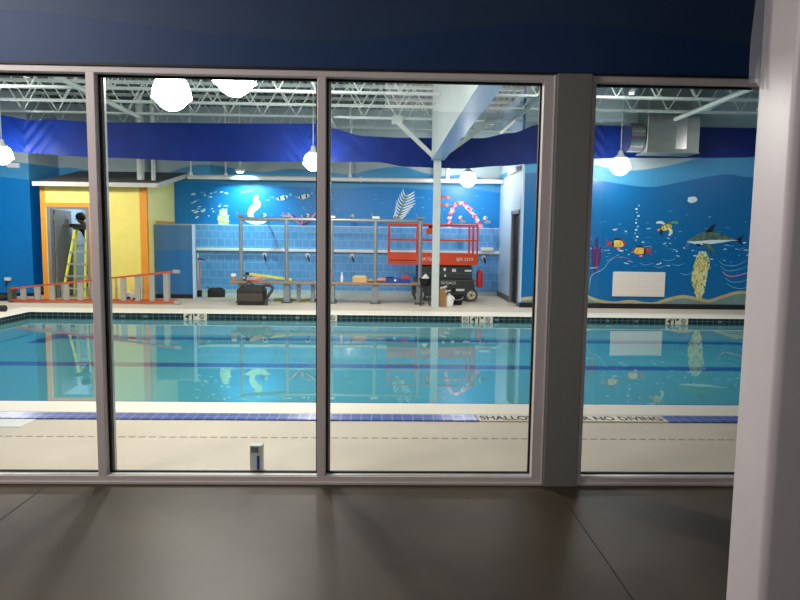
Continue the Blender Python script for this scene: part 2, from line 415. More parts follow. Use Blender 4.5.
# rest of the lobby shell
a = MB(); a.box(-7.15, -7, -4.5, 3.75, 0, 3.6, M['navy']); struct(a.obj('wall_lobby_left'))
a = MB(); a.box(5, 5.15, -4.5, 3.75, 0, 3.6, M['navy']); struct(a.obj('wall_lobby_right'))
a = MB(); a.box(-7.15, 5.15, -4.65, -4.5, 0, 3.6, M['navy']); struct(a.obj('wall_lobby_back'))
a = MB(); a.box(-7.15, 5.15, -4.65, 3.75, 3.6, 3.75, M['white']); struct(a.obj('ceiling_lobby'))

# ------------------------------------------------------------------ setting: pool hall walls
YB, YM, YL = 16.85, 14.05, 15.45
def band(m, pts, z_or_pts, y, mt, k=6):
    A = smooth_pts(pts, k); B = smooth_pts(z_or_pts, k) if not isinstance(z_or_pts, (int, float)) else [(q[0], z_or_pts) for q in A]
    for a, b, c, d_ in zip(A, A[1:], B[1:], B): m.poly([(a[0], y, a[1]), (b[0], y, b[1]), (c[0], y, c[1]), (d_[0], y, d_[1])], mt)

w = MB(); w.box(-12, 12, YB, YB + .2, 0, 5.2, M['blue']); wall_back = struct(w.obj('wall_back'))
w = MB(); w.box(-5.33, 3.05, YB - .03, YB, .0, 1.74, M['tile']); w.box(-5.33, 3.05, YB - .034, YB, 1.74, 1.765, M['paleblue']); w.box(-5.33, 3.05, YB - .036, YB, 0, .10, M['pale']); w.obj('tile_wainscot', wall_back)
w = MB(); w.box(3.0, 3.18, YM + .18, 14.32, 0, 5.2, M['blue']); w.box(3.0, 3.18, 15.22, YB, 0, 5.2, M['paleblue']); w.box(3.0, 3.18, 14.32, 15.22, 2.12, 5.2, M['paleblue'])
w.box(2.992, 3.0, 14.2, YB, 3.0, 3.12, M['midblue'])
wall_side = struct(w.obj('wall_shower_side'))
bs = MB(); bs.box(2.98, 3.0, 15.25, YB, 0, .13, M['liftmid']); struct(bs.obj('baseboard_shower_side'))
dr = MB()
dr.box(2.985, 3.03, 15.14, 15.25, 0, 2.14, M['greydoor']); dr.box(2.985, 3.03, 14.29, 14.36, 0, 2.14, M['greydoor']); dr.box(2.985, 3.03, 14.29, 15.25, 2.06, 2.14, M['greydoor'])
door1 = struct(dr.obj('door_1'), 'grey framed doorway in the pale side wall')
q = MB(); q.box(3.06, 3.10, 14.36, 15.14, .01, 2.06, M['darkgap']); q.obj('door_leaf', door1)
q = MB(); q.cyl((3.06, 15.05, 1.0), (2.99, 15.05, 1.0), .015, M['chrome']); q.cyl((2.995, 15.05, 1.0), (2.995, 14.93, 1.0), .012, M['chrome']); q.obj('door_handle', door1)
w = MB(); w.box(3.0, 12, YM, YM + .18, 0, 5.2, M['bluer']); w.box(2.985, 3.02, YM - .006, YM + .18, .1, 3.3, M['paleblue']); wall_mural = struct(w.obj('wall_mural'))
bs = MB(); bs.box(2.985, 12, YM - .02, YM, 0, .11, M['darkgap']); struct(bs.obj('baseboard_mural'))
w = MB(); w.box(-12, -8.25, YL, YB, 0, 5.2, M['leftblue']); wall_left = struct(w.obj('wall_left'))
bs = MB(); bs.box(-12, -8.25, YL - .015, YL, 0, .07, M['darkgap']); bs.box(-8.25, -8.235, YL, YB, 0, .07, M['darkgap']); struct(bs.obj('baseboard_left'))
w = MB(); w.box(-12.2, -12, 3.75, 19, 0, 5.2, M['leftblue']); struct(w.obj('wall_far_left'))
w = MB(); w.box(12, 12.2, 3.75, 19, 0, 5.2, M['bluer']); struct(w.obj('wall_far_right'))

# painted waves and pictures ------------------------------------------------
LAYER = [0]
def lift(y):                                                          # each dab of paint lies a hair in front of the last
    LAYER[0] = (LAYER[0] + 1) % 40; return y - LAYER[0] * 5e-5
def dab(m, x, z, w, h, y, mt, rot=0., n=7):
    y = lift(y)
    c, s_ = math.cos(rot), math.sin(rot); P = []
    for k in range(n):
        a = 2 * PI * k / n; r = 1 - .25 * random.random(); u, v = w / 2 * r * math.cos(a), h / 2 * r * math.sin(a)
        P.append((x + u * c - v * s_, y, z + u * s_ + v * c))
    m.poly(P, mt)
def stroke(m, pts, w, y, mt, taper=True):
    y = lift(y); P = smooth_pts(pts, 5); n = len(P)
    L = []
    for i, q in enumerate(P):
        a, b = P[max(i - 1, 0)], P[min(i + 1, n - 1)]; dx, dz = b[0] - a[0], b[1] - a[1]; l = math.hypot(dx, dz) or 1
        ww = w / 2 * ((.35 + .65 * math.sin(PI * (i + .5) / n)) if taper else 1)
        L.append(((q[0] - dz / l * ww, q[1] + dx / l * ww), (q[0] + dz / l * ww, q[1] - dx / l * ww)))
    for (a, b), (c, d_) in zip(L, L[1:]): m.poly([(a[0], y, a[1]), (b[0], y, b[1]), (d_[0], y, d_[1]), (c[0], y, c[1])], mt)

# left wall
m = MB(); y = YL - .004
band(m, [(-12, 3.0), (-10.5, 3.2), (-9.0, 3.14), (-8.25, 3.09)], 5.0, y, M['pale'])
band(m, [(-12, 2.6), (-10, 2.8), (-8.92, 2.77), (-8.25, 2.71)], [(-12, 3.0), (-10.5, 3.2), (-9.0, 3.14), (-8.25, 3.09)], y, M['midblue'])
for s0, s1, mt in ((3.09, 5.0, 'pale'), (2.71, 3.09, 'midblue')): m.poly([(-8.246, YL, s0), (-8.246, YB, s0 + .05), (-8.246, YB, s1 + (.05 if s1 < 4 else 0)), (-8.246, YL, s1)], M[mt])
m.obj('mural', wall_left)

# back wall
m = MB(); y = YB - .004
e1 = [(-12, 3.1), (-10, 3.0), (-8.2, 3.14), (-7.6, 3.1), (-6.2, 2.9), (-5, 3.22), (-4.5, 3.27), (-3.9, 3.2), (-3.2, 3.10), (-2.4, 3.20), (-1.6, 3.16), (-.9, 3.08), (-.4, 3.2), (.4, 3.3), (1.0, 3.16), (1.5, 3.08), (2.1, 3.13), (2.6, 3.02), (3.05, 3.0)]
e2 = [(-12, 2.7), (-9, 2.6), (-6, 2.7), (-5, 2.84), (-4, 2.78), (-3, 2.76), (-1.5, 2.72), (-.3, 2.78), (.9, 2.72), (2, 2.78), (3.05, 2.66)]
band(m, e1, 5.0, y, M['pale']); band(m, [(q[0], e2z) for q, e2z in zip(e1, [2.7, 2.62, 2.6, 2.62, 2.7, 2.84, 2.83, 2.78, 2.76, 2.75, 2.73, 2.72, 2.78, 2.77, 2.73, 2.74, 2.78, 2.72, 2.66])], e1, y, M['midblue'])
y -= .004
for k in range(46):                                               # shoals and flecks
    x, z = random.uniform(-4.9, -4.0), random.choice((2.52, 2.16, 2.02, 2.3)) + random.uniform(-.08, .08)
    dab(m, x, z, random.uniform(.05, .15), random.uniform(.02, .05), y, M[random.choice(('m_white', 'm_lt', 'm_yel2'))], random.uniform(-.3, .5))
for k in range(60):
    dab(m, random.uniform(-3.2, 2.9), random.uniform(1.9, 2.6), random.uniform(.03, .12), random.uniform(.015, .04), y, M[random.choice(('m_lt', 'm_cyan', 'm_lt'))], random.uniform(-.4, .4))
y -= .003
m.poly([(-4.25, y, 1.77), (-4.0, y, 1.77), (-3.99, y, 1.95), (-4.06, y, 2.13), (-4.12, y, 2.18), (-4.18, y, 2.13), (-4.26, y, 1.95)], M['m_yel2'])
for k in range(9):                                                # yellow coral
    z = 1.78 + k * .045; ww = .34 * (1 - .5 * abs(k - 3) / 7)
    for q in (-1, 0, 1): dab(m, -4.12 + q * ww * .33 + random.uniform(-.02, .02), z + random.uniform(-.02, .02), .11, .045, y - .0006 * (k + q + 2), M[random.choice(('m_yel2', 'm_yel', 'm_white'))], random.uniform(-.5, .5))
dab(m, -3.29, 1.86, .3, .16, y, M['m_yel2'], 0, 10)
stroke(m, [(-3.26, 1.76), (-3.42, 2.0), (-3.38, 2.16), (-3.24, 2.28), (-3.30, 2.40), (-3.24, 2.52)], .18, y, M['m_yel2'])
band(m, [(-3.62, 1.9), (-3.45, 1.80), (-3.28, 1.775), (-3.1, 1.80), (-2.94, 1.9)], [(-3.62, 1.93), (-3.45, 1.96), (-3.28, 1.90), (-3.1, 1.95), (-2.94, 1.93)], y - .0025, M['m_yel2'])
stroke(m, [(-3.7, 2.58), (-3.5, 2.62), (-3.3, 2.68)], .08, y, M['m_lt'])
for cx, cz, s_ in ((-2.6, 2.46, .34), (-2.06, 2.5, .36)):         # black and white fish
    dab(m, cx, cz, s_, .15, y, M['m_white'], .25, 9); y2 = y - .002
    for q in (-.08, .06): dab(m, cx + q, cz + q * .25, .05, .14, y2, M['m_blk'], .2, 6)
    dab(m, cx + s_ * .58, cz + .09, .1, .1, y, M['m_lt'], .5, 4); dab(m, cx - s_ * .45, cz - .02, .06, .05, y2, M['m_org'])
for k in range(9): stroke(m, [(-2.1, 1.78), (-2.1 + (k - 4) * .06, 1.9), (-2.12 + (k - 4) * .12, 2.06 + .04 * math.cos(k))], .05, y, M[('m_pur2', 'm_pink', 'm_pur')[k % 3]])
stroke(m, [(.30, 1.80), (.40, 2.06), (.48, 2.3), (.60, 2.64)], .05, y, M['m_green'])
for k in range(9):                                                # white frond
    z = 1.94 + k * .075; x = .36 + k * .026; l = .34 * (1 - .55 * abs(k - 4) / 6)
    stroke(m, [(x, z), (x + l * .5, z + .06), (x + l, z + .13)], .035, y, M['m_white']); stroke(m, [(x, z), (x - l * .3, z + .08), (x - l * .42, z + .2)], .03, y, M['m_white'])
P = smooth_pts([(1.70, 1.78), (1.72, 2.05), (1.80, 2.3), (1.96, 2.40), (2.14, 2.3), (2.32, 2.1), (2.46, 1.9), (2.54, 1.76)], 5)
for k, q in enumerate(P):
    for s_ in range(2): dab(m, q[0] + random.uniform(-.04, .04), q[1] + random.uniform(-.03, .03), .11, .07, y - .001 * s_, M[('m_pink', 'm_white', 'm_pink', 'm_red')[(k + s_) % 4]], random.uniform(-1, 1))
for cx, cz in ((1.5, 2.54), (1.46, 2.34)): dab(m, cx, cz, .3, .1, y, M['m_red'], .1); dab(m, cx + .16, cz, .1, .1, y, M['m_org'])
m.obj('mural', wall_back, norm=False)

# right mural wall
m = MB(); y = YM - .004
e1 = [(3.0, 3.2), (3.6, 3.22), (4.42, 3.12), (5.08, 3.0), (5.6, 3.02), (6.2, 3.13), (6.8, 3.28), (7.5, 3.36), (8.4, 3.3), (12, 3.2)]
e2 = [(3.0, 2.9), (3.6, 2.93), (4.42, 2.82), (5.08, 2.71), (5.75, 2.65), (6.3, 2.74), (6.9, 2.87), (7.5, 2.95), (8.2, 2.88), (12, 2.8)]
band(m, e1, 5.0, y, M['pale']); band(m, e2, e1, y, M['midblue'])
top = [(3.02, .22), (3.8, .3), (4.3, .4), (4.6, .24), (5.04, .15), (5.45, .19), (5.9, .14), (6.3, .25), (6.6, .31), (6.95, .26), (7.2, .22), (7.5, .32), (7.9, .42), (8.5, .36), (9.5, .2), (12, .3)]
band(m, top, .1, y, M['sand2']); band(m, [(q[0], q[1] - .07) for q in top], top, y - .001, M['sand'])
y -= .004
def tfish(cx, cz, s_, d_):
    dab(m, cx, cz, .62 * s_, .34 * s_, y, M['m_red'], 0, 12); dab(m, cx + .0, cz, .52 * s_, .27 * s_, y - .001, M['m_yel'], 0, 12)
    dab(m, cx - d_ * .17 * s_, cz, .1 * s_, .26 * s_, y - .002, M['m_blk'], 0, 8); dab(m, cx + d_ * .08 * s_, cz + .01, .05 * s_, .25 * s_, y - .002, M['m_org'], 0, 8)
    m.poly([(cx - d_ * .24 * s_, y - .001, cz), (cx - d_ * .42 * s_, y - .001, cz + .17 * s_), (cx - d_ * .37 * s_, y - .001, cz), (cx - d_ * .42 * s_, y - .001, cz - .17 * s_)], M['m_red'])
    dab(m, cx, cz + .16 * s_, .3 * s_, .06 * s_, y - .001, M['m_blk']); dab(m, cx + .02, cz - .18 * s_, .16 * s_, .08 * s_, y - .001, M['m_pink'])
    dab(m, cx + d_ * .2 * s_, cz + .03 * s_, .03, .03, y - .003, M['m_blk'])
tfish(5.10, 1.42, .62, 1); tfish(5.60, 1.27, .62, -1)
# turtle
dab(m, 6.16, 1.79, .27, .15, y - .001, M['m_yel'], .35, 10); dab(m, 6.16, 1.835, .29, .11, y, M['m_grn'], .35, 10)
for q in (-.07, 0, .07): dab(m, 6.16 + q, 1.795 + q * .35, .03, .09, y - .002, M['m_grn'], .4, 6)
stroke(m, [(6.204, 1.768), (6.264, 1.694), (6.219, 1.605)], .07, y - .001, M['m_yel2']); stroke(m, [(6.116, 1.857), (6.027, 1.894), (5.923, 1.886)], .06, y - .001, M['m_yel2'])
stroke(m, [(6.249, 1.886), (6.352, 1.901), (6.412, 1.871)], .06, y - .001, M['m_green']); dab(m, 5.99, 1.73, .09, .07, y - .001, M['m_org'], .3); stroke(m, [(6.056, 1.738), (6.042, 1.664), (6.064, 1.620)], .05, y - .001, M['m_blk'])
# dolphin-like swimmer
up = [(6.620, 1.50), (6.777, 1.60), (6.951, 1.69), (7.168, 1.71), (7.386, 1.66), (7.603, 1.58), (7.751, 1.54)]
lo = [(6.620, 1.49), (6.777, 1.44), (6.951, 1.42), (7.168, 1.44), (7.386, 1.47), (7.603, 1.51), (7.751, 1.52)]
band(m, lo, up, y, M['m_grn']); band(m, [(a[0], a[1]) for a in lo], [(a[0], a[1] + (b[1] - a[1]) * .32) for a, b in zip(lo, up)], y - .001, M['m_white'])
m.poly([(7.020, y, 1.69), (7.107, y, 1.80), (7.246, y, 1.90), (7.177, y, 1.70)], M['m_blk'])
m.poly([(6.951, y - .002, 1.46), (7.125, y - .002, 1.44), (7.316, y - .002, 1.22), (7.142, y - .002, 1.28)], M['m_grn']); m.poly([(6.820, y - .002, 1.44), (6.933, y - .002, 1.44), (6.907, y - .002, 1.36)], M['m_blk'])
m.poly([(7.699, y, 1.53), (7.890, y, 1.66), (7.821, y, 1.53), (7.873, y, 1.42)], M['m_blk']); dab(m, 6.78, 1.53, .03, .03, y - .002, M['m_blk'])
for k in range(26): dab(m, random.uniform(6.8, 7.55), random.uniform(1.56, 1.64), .04, .02, y - .002, M[random.choice(('m_blk', 'm_green'))])
# tall yellow coral
for k in range(420):
    t = random.random(); z = .26 + t * 1.0; ww = .15 * math.sin(PI * (.12 + .78 * (1 - t) ** .8)) + .02
    dab(m, 6.95 + .02 * math.sin(z * 7) + t * .03 + random.uniform(-ww, ww), z, .035, .085, y - random.random() * .004, M[random.choice(('m_yel', 'm_yel', 'm_yel2', 'm_yel2', 'm_green'))], random.uniform(-.7, .7))
m.poly([(6.92, y + .001, .28), (6.99, y + .001, .28), (7.07, y + .001, .55), (7.10, y + .001, .85), (7.05, y + .001, 1.1), (7.01, y + .001, 1.22), (6.94, y + .001, 1.1), (6.86, y + .001, .85), (6.84, y + .001, .6)], M['m_yel'])
# dark coral spires, lilac branch, scribbled shoals and bubbles
for dx, h in ((-.07, .5), (0, .82), (.07, .45)): stroke(m, [(4.63 + dx * .3, 1.0 - h * .35), (4.64 + dx * .8, 1.12), (4.64 + dx * 1.2, 1.05 + h * .62)], .09, y, M['m_pur'])
stroke(m, [(4.65, .82), (4.66, 1.0), (4.66, 1.2)], .016, y - .001, M['m_red'])
stroke(m, [(4.46, .22), (4.52, .5), (4.56, .72), (4.8, .86), (4.95, 1.06), (5.1, 1.17)], .018, y, M['m_lt'])
stroke(m, [(4.9, 1.0), (5.1, 1.12), (5.35, 1.1), (5.45, 1.0)], .016, y, M['m_pur2']); stroke(m, [(4.3, .9), (4.5, .88), (4.7, .9)], .03, y, M['m_lt'])
for k in range(11): dab(m, 5.5 + .03 * math.sin(k * 2), 1.5 + k * .075, .06, .05, y, M['m_white' if k % 2 else 'm_lt'])
for k in range(130):
    x, z = random.uniform(4.3, 8.1), random.gauss(1.35, .28)
    if z < .85: continue
    dab(m, x, z, random.uniform(.04, .16), random.uniform(.015, .04), y + .002, M[random.choice(('m_lt', 'm_lt', 'm_white', 'midblue'))], random.uniform(-.25, .25))
for k in range(5):
    z = 1.08 - k * .12; x = 7.35 + .05 * k
    stroke(m, [(x, z), (x + .15, z - .1), (x + .4, z - .1 + .03 * math.sin(k)), (x + .65, z + .02)], .018, y, M['m_pink' if k == 2 else 'm_lt'])
for x, z in ((5.6, 1.0), (5.9, .95), (6.3, 1.0), (6.5, .8), (6.1, 1.1)): stroke(m, [(x, z), (x + .14, z - .04), (x + .3, z + .01)], .014, y, M['m_lt'])
dab(m, 6.69, 2.39, .24, .16, y, M['m_white'], 0, 14)
dab(m, 3.42, 1.3, .12, .26, y, M['m_pur'], .4); dab(m, 3.40, .75, .22, .1, y, M['m_blk'], -.3)
m.obj('mural', wall_mural, norm=False)
gr = MB(); gr.box(5.03, 6.18, YM - .03, YM, .27, .81, M['white']); vg = gr.obj('wall_vent'); tag(vg, 'white rectangular louvred panel low on the underwater mural', 'vent')
q = MB(); q.box(5.065, 6.145, YM - .034, YM - .03, .305, .775, M['grille']); q.obj('louvre_panel', vg)

# ledge rail along the tiles
r = MB(); r.box(-5.3, 3.0, YB - .12, YB - .03, 1.09, 1.165, M['white']); struct(r.obj('trim_3', bevel=.01), 'white ledge rail along the blue tile wall')

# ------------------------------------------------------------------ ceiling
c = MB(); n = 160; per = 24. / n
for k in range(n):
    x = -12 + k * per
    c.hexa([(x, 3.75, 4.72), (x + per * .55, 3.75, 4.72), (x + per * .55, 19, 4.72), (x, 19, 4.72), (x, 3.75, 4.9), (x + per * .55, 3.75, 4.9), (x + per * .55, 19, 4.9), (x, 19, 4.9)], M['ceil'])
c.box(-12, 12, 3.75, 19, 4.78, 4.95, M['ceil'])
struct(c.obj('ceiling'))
def joist(yj, label, x0=-11.98, x1=11.98):
    t = thing('steel_joist', (0, yj, 4.02), label, 'joist', 'white roof joists over the pool')
    spans = ((x0, .985), (1.265, x1)) if yj < 13.9 else ((x0, x1),)
    for p, q in spans:
        a = MB(); a.box(p, q, yj - .05, yj - .012, 4.02, 4.06, M['joist']); a.box(p, q, yj + .012, yj + .05, 4.02, 4.06, M['joist']); a.obj('bottom_chord', t)
        a = MB(); a.box(p, q, yj - .06, yj + .06, 4.665, 4.718, M['joist']); a.obj('top_chord', t)
        a = MB(); x = p; up = True
        while x < q - .38:
            z0, z1 = (4.05, 4.67) if up else (4.67, 4.05)
            a.cyl((x, yj, z0), (x + .36, yj, z1), .014, M['joist'], 6); x += .36; up = not up
        a.obj('lattice_web', t)
    return t
js = [(9.4, 'open web steel joist nearest the window frame'), (10.6, 'second white open web joist back from the window'), (11.8, 'third white open web joist back from the window'),
      (12.95, 'white open web joist just in front of the blue tarp'), (14.22, 'white open web joist just behind the blue tarp'), (15.5, 'white open web joist nearest the tiled back wall')]
jr = None
for yj, lb in js:
    if yj > 14: joist(yj, lb, -11.98 if yj < 15 else -8.24, 2.98); continue
    if jr is None: jr = joist(yj, lb)
    else: dup(jr, (0, yj, 4.02), lb)
# pipes running from the window towards the back wall
for x, y0, y1, z, lb in ((-5.2, 9.0, 14.1, 3.96, 'white ceiling pipe above the yellow hut'), (-1.15, 9.0, 15.3, 3.96, 'white ceiling pipe over the middle pane'),
                     (2.7, 8.0, 15.3, 3.96, 'white ceiling pipe right of the boxed beam'), (5.9, 9.0, 13.4, 3.96, 'white ceiling pipe passing the grey duct')):
    p = MB(); p.cyl((x, y0, z), (x, y1, z), .045, M['joist'], 10)
    o = tag(p.obj('ceiling_pipe', smooth=True), lb, 'pipe', 'ceiling pipes over the pool')
for k, (a, b_) in enumerate((((3.3, 11.0, 4.05), (4.6, 12.9, 4.62)), ((4.3, 11.5, 4.05), (5.0, 13.0, 4.62)), ((6.3, 12.95, 4.05), (7.2, 11.8, 4.66)), ((7.35, 12.95, 4.05), (7.5, 11.8, 4.66)), ((1.9, 10.6, 4.05), (2.5, 12.95, 4.65)))):
    p = MB(); p.bar(a, b_, .09, .05, M['joist'])
    tag(p.obj('joist_brace'), ('white diagonal brace left of the grey duct', 'second white diagonal brace beside the grey duct', 'white diagonal brace right of the grey duct', 'short white brace at upper right of pool hall', 'white diagonal brace right of the boxed beam')[k], 'brace', 'diagonal braces between joists')

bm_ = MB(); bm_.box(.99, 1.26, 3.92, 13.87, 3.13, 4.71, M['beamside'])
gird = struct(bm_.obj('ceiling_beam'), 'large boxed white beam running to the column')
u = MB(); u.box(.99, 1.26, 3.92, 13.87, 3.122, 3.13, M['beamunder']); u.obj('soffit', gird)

# ------------------------------------------------------------------ column at the pool
t = thing('support_column', (1.115, 13.85, 0), 'slim white steel column on the far pool deck', 'column')
a = MB(); a.box(1.04, 1.19, 13.77, 13.92, .012, 3.122, M['steelwhite']); a.obj('shaft', t, .008)
a = MB(); a.box(.99, 1.24, 13.73, 13.96, 0, .014, M['steelwhite']); a.obj('base_plate', t)
a = MB(); a.bar((1.06, 13.84, 3.17), (.26, 13.84, 3.90), .08, .085, M['steelwhite']); b1 = a.obj('brace', t)
q = MB(); q.box(.14, .36, 13.78, 13.90, 3.86, 4.02, M['steelwhite']); q.obj('brace_plate', b1)
a = MB(); a.bar((1.17, 13.84, 3.17), (2.2, 13.84, 3.93), .08, .085, M['steelwhite']); b2 = a.obj('brace', t)
q = MB(); q.box(2.1, 2.3, 13.78, 13.90, 3.88, 4.02, M['steelwhite']); q.obj('brace_plate', b2)

# ------------------------------------------------------------------ tarps
def interp(tab, x):
    if x <= tab[0][0]: return tab[0][1]
    for (a, za), (b, zb) in zip(tab, tab[1:]):
        if x <= b:
            s_ = (x - a) / (b - a); s_ = s_ * s_ * (3 - 2 * s_); return za + (zb - za) * s_
    return tab[-1][1]
def tarp(x0, x1, topz, botz, label, y0=13.99, fold=()):
    def fn(u, v):
        x = x0 + (x1 - x0) * u; z = interp(botz, x) * (1 - v) + interp(topz, x) * v
        dy = .035 * noise.noise(Vector((x * .6, z * 1.2, 3))) + .006 * noise.noise(Vector((x * 3 + z * 3, z * 2, 1)))
        for fx, fw, fa in fold:
            e = math.exp(-((x - fx) / fw) ** 2); dy += fa * e * math.sin((x - fx) * 26 + (z - 3.5) * 22 * (1 if x < fx else -1))
        return (x, y0 + min(.05, max(-.13, dy)), z)
    m = MB(); m.grid(fn, int((x1 - x0) * 26), 26, M['tarp'])
    o = m.obj('plastic_tarp', smooth=True); tag(o, label, 'tarp', 'blue tarps under the roof')
    x = x0 + .2
    while x < x1:
        q = MB(); q.cyl((x, y0, interp(topz, x) - .01), (x, y0 + .2, 4.02), .006, M['joist'], 6); q.obj('tie_cord', o); x += 1.3
tz = [(-10, 4.0), (-9, 3.97), (-8, 3.92), (-7.4, 3.83), (-7, 3.85), (-6, 3.81), (-3.9, 3.83), (-1.4, 3.86), (-1.16, 3.77), (-.42, 3.62), (.32, 3.60), (2.02, 3.62), (2.7, 3.74), (3.3, 3.93), (3.7, 3.95)]
bz = [(-10, 3.3), (-8.05, 3.2), (-7.4, 3.15), (-6.2, 3.09), (-3.9, 3.04), (-1.8, 3.06), (-.2, 3.08), (.5, 2.99), (1.6, 2.97), (2.5, 3.04), (3.3, 3.12), (3.7, 3.15)]
tarp(-10, 3.7, tz, bz, 'long blue plastic tarp hung under the roof left of the grey window post', fold=((-7.5, .45, .016), (-1.55, .4, .016)))
tarp(3.75, 9.5, [(3.7, 3.93), (9.5, 3.93)], [(3.7, 3.2), (5.4, 3.26), (9.5, 3.36)], 'blue plastic tarp hung under the roof above the underwater mural', fold=((4.7, .4, .014),))

# ------------------------------------------------------------------ duct
t = thing('air_duct', (5.88, 13.55, 3.28), 'square grey metal air duct hanging over the mural wall', 'duct')
a = MB(); a.box(5.34, 6.42, 13.3, 13.85, 3.29, 4.66, M['duct']); a.obj('duct_box', t, .01)
a = MB(); a.box(5.33, 6.43, 13.29, 13.86, 3.285, 3.305, M['duct']); a.obj('flange', t)
a = MB(); a.cyl((5.30, 13.58, 3.62), (5.02, 13.58, 3.62), .3, M['silver'], 20); a.obj('collar', t, smooth=True)
a = MB(); a.box(5.93, 6.15, 13.288, 13.3, 3.36, 4.2, M['silver']); a.obj('foil_tape', t)

# ------------------------------------------------------------------ pendants
def pendant(loc, label, stem=1.0, group='globe pendants over the pool'):
    x, y, z = loc                                                  # z = lowest point of the globe
    t = thing('pendant_lamp', loc, label, 'pendant lamp', group)
    a = MB(); a.lathe(loc, [(0, 0), (.06, .012), (.12, .05), (.165, .10), (.2, .135), (.205, .15), (.19, .23), (.165, .30), (.13, .345)], M['globe']); a.obj('globe', t, smooth=True)
    a = MB(); a.lathe(loc, [(.206, .136), (.212, .143), (.206, .152)], M['steelwhite']); a.obj('rim', t)
    a = MB(); a.lathe(loc, [(.13, .345), (.12, .37), (.06, .42), (.04, .50), (0, .51)], M['steelwhite']); a.obj('fitter', t, smooth=True)
    a = MB(); a.cyl((x, y, z + .5), (x, y, 4.06 if stem is None else z + .5 + stem), .009, M['steelwhite'], 8); a.obj('stem', t)
    return t
def lamp(loc, power, rad=.1, col=(1, .95, .88)):
    l = bpy.data.lights.new('point_light', 'POINT'); l.energy = power; l.shadow_soft_size = rad; l.color = col
    o = bpy.data.objects.new('point_light', l); C.objects.link(o); o.location = loc; return o
PL = [((-2.25, 7.05, 2.79), 'large lit globe pendant hanging left in the middle pane'), ((-1.44, 6.4, 2.815), 'lit globe pendant cut by the window head in the middle pane'),
      ((-7.62, 13.3, 2.83), 'lit globe pendant at left edge by the blue wall'), ((-1.44, 13.3, 2.80), 'small lit globe pendant behind the thin window mullion'),
      ((4.81, 13.3, 2.81), 'lit globe pendant in front of the underwater mural'), ((2.02, 15.8, 2.72), 'lit globe pendant beside the tiled wall above the scissor lift')]
pr = None
for loc, lb in PL:
    if pr is None: pr = pendant(loc, lb, 4.72 - 2.79 - .5)
    else: dup(pr, loc, lb)
    lamp((loc[0], loc[1], loc[2] + .16), {4.81: 32, 2.02: 80, -7.62: 150, -2.25: 230, -1.44: 270 if loc[1] < 8 else 110}.get(loc[0], 120))
t = thing('dome_light', (-3.50, 16.0, 2.99), 'small white dome light above the seaweed mural', 'light')
a = MB(); a.lathe((-3.50, 16.0, 2.99), [(0, 0), (.06, .01), (.09, .04)], M['bulb']); a.obj('lens', t, smooth=True)
a = MB(); a.lathe((-3.50, 16.0, 2.99), [(.09, .03), (.13, .05), (.12, .08), (.05, .12), (0, .13)], M['white']); a.obj('housing', t, smooth=True)
a = MB(); a.cyl((-3.50, 16.0, 3.06), (-3.50, 16.0, 4.72), .01, M['white'], 8); a.obj('stem', t)
def spot(loc, tgt, power, size, blend=.6, col=(1, 1, 1)):
    l = bpy.data.lights.new('spot_light', 'SPOT'); l.energy = power; l.spot_size = math.radians(size); l.spot_blend = blend; l.color = col; l.shadow_soft_size = .05
    o = bpy.data.objects.new('spot_light', l); C.objects.link(o); o.location = loc
    o.rotation_euler = (Vector(tgt) - Vector(loc)).to_track_quat('-Z', 'Y').to_euler(); return o
spot((-3.50, 16.0, 2.97), (-3.42, 16.8, 2.0), 210, 120, .9, (.5, 1, .98))
def area(loc, sx, sy, power, col=(1, .97, .93), tgt=None):
    l = bpy.data.lights.new('unseen_area_light', 'AREA'); l.shape = 'RECTANGLE'; l.size = sx; l.size_y = sy; l.energy = power; l.color = col
    o = bpy.data.objects.new('unseen_area_light', l); C.objects.link(o); o.location = loc
    if tgt: o.rotation_euler = (Vector(tgt) - Vector(loc)).to_track_quat('-Z', 'Y').to_euler()
    return o
for x in (-7, -1.6, 3.6, 8.5): area((x, 10.2, 4.0), 1.6, 1.6, 150 if x < 8 else 50, (1, .98, .95), (x, 11.6, 0))  # added fill over the pool, no fixtures there
area((-3.2, 2.0, 3.45), 1.2, 1.2, 115, (1, .93, .90), (.6, 2.9, .8))
area((1.0, -1.8, 3.5), 2, 2, 50, (1, .95, .93))  # added weak fill for surfaces facing into the lobby

# ------------------------------------------------------------------ sprinkler pipe along the back wall
t = thing('sprinkler_pipe', (-1, 16.4, 2.88), 'long white pipe hung across the tiled back wall', 'pipe')
a = MB(); a.cyl((-4.88, 16.4, 2.92), (2.98, 16.4, 2.92), .055, M['white'], 12); a.obj('pipe_run', t, smooth=True)
for x in (-4.8, -3.94, -.86):
    a = MB(); a.cyl((x, 16.4, 2.98), (x, 16.4, 4.72), .02, M['white'], 8); a.cyl((x, 16.4, 2.97), (x, 16.4, 3.03), .045, M['white'], 8); a.obj('hanger', t)
a = MB(); a.cyl((1.58, 16.4, 2.92), (1.58, 16.4, 4.72), .05, M['white'], 10); a.obj('riser', t)
a = MB(); a.cyl((-.62, 16.4, 2.92), (-.57, 16.4, 2.92), .075, M['white'], 10); a.obj('coupling', t)
t = thing('wall_light', (2.93, 15.0, 2.98), 'thin white light strip high on the pale side wall', 'light')
a = MB(); a.box(2.90, 3.0, 14.4, 15.4, 2.98, 3.08, M['white']); a.obj('housing', t, .01)
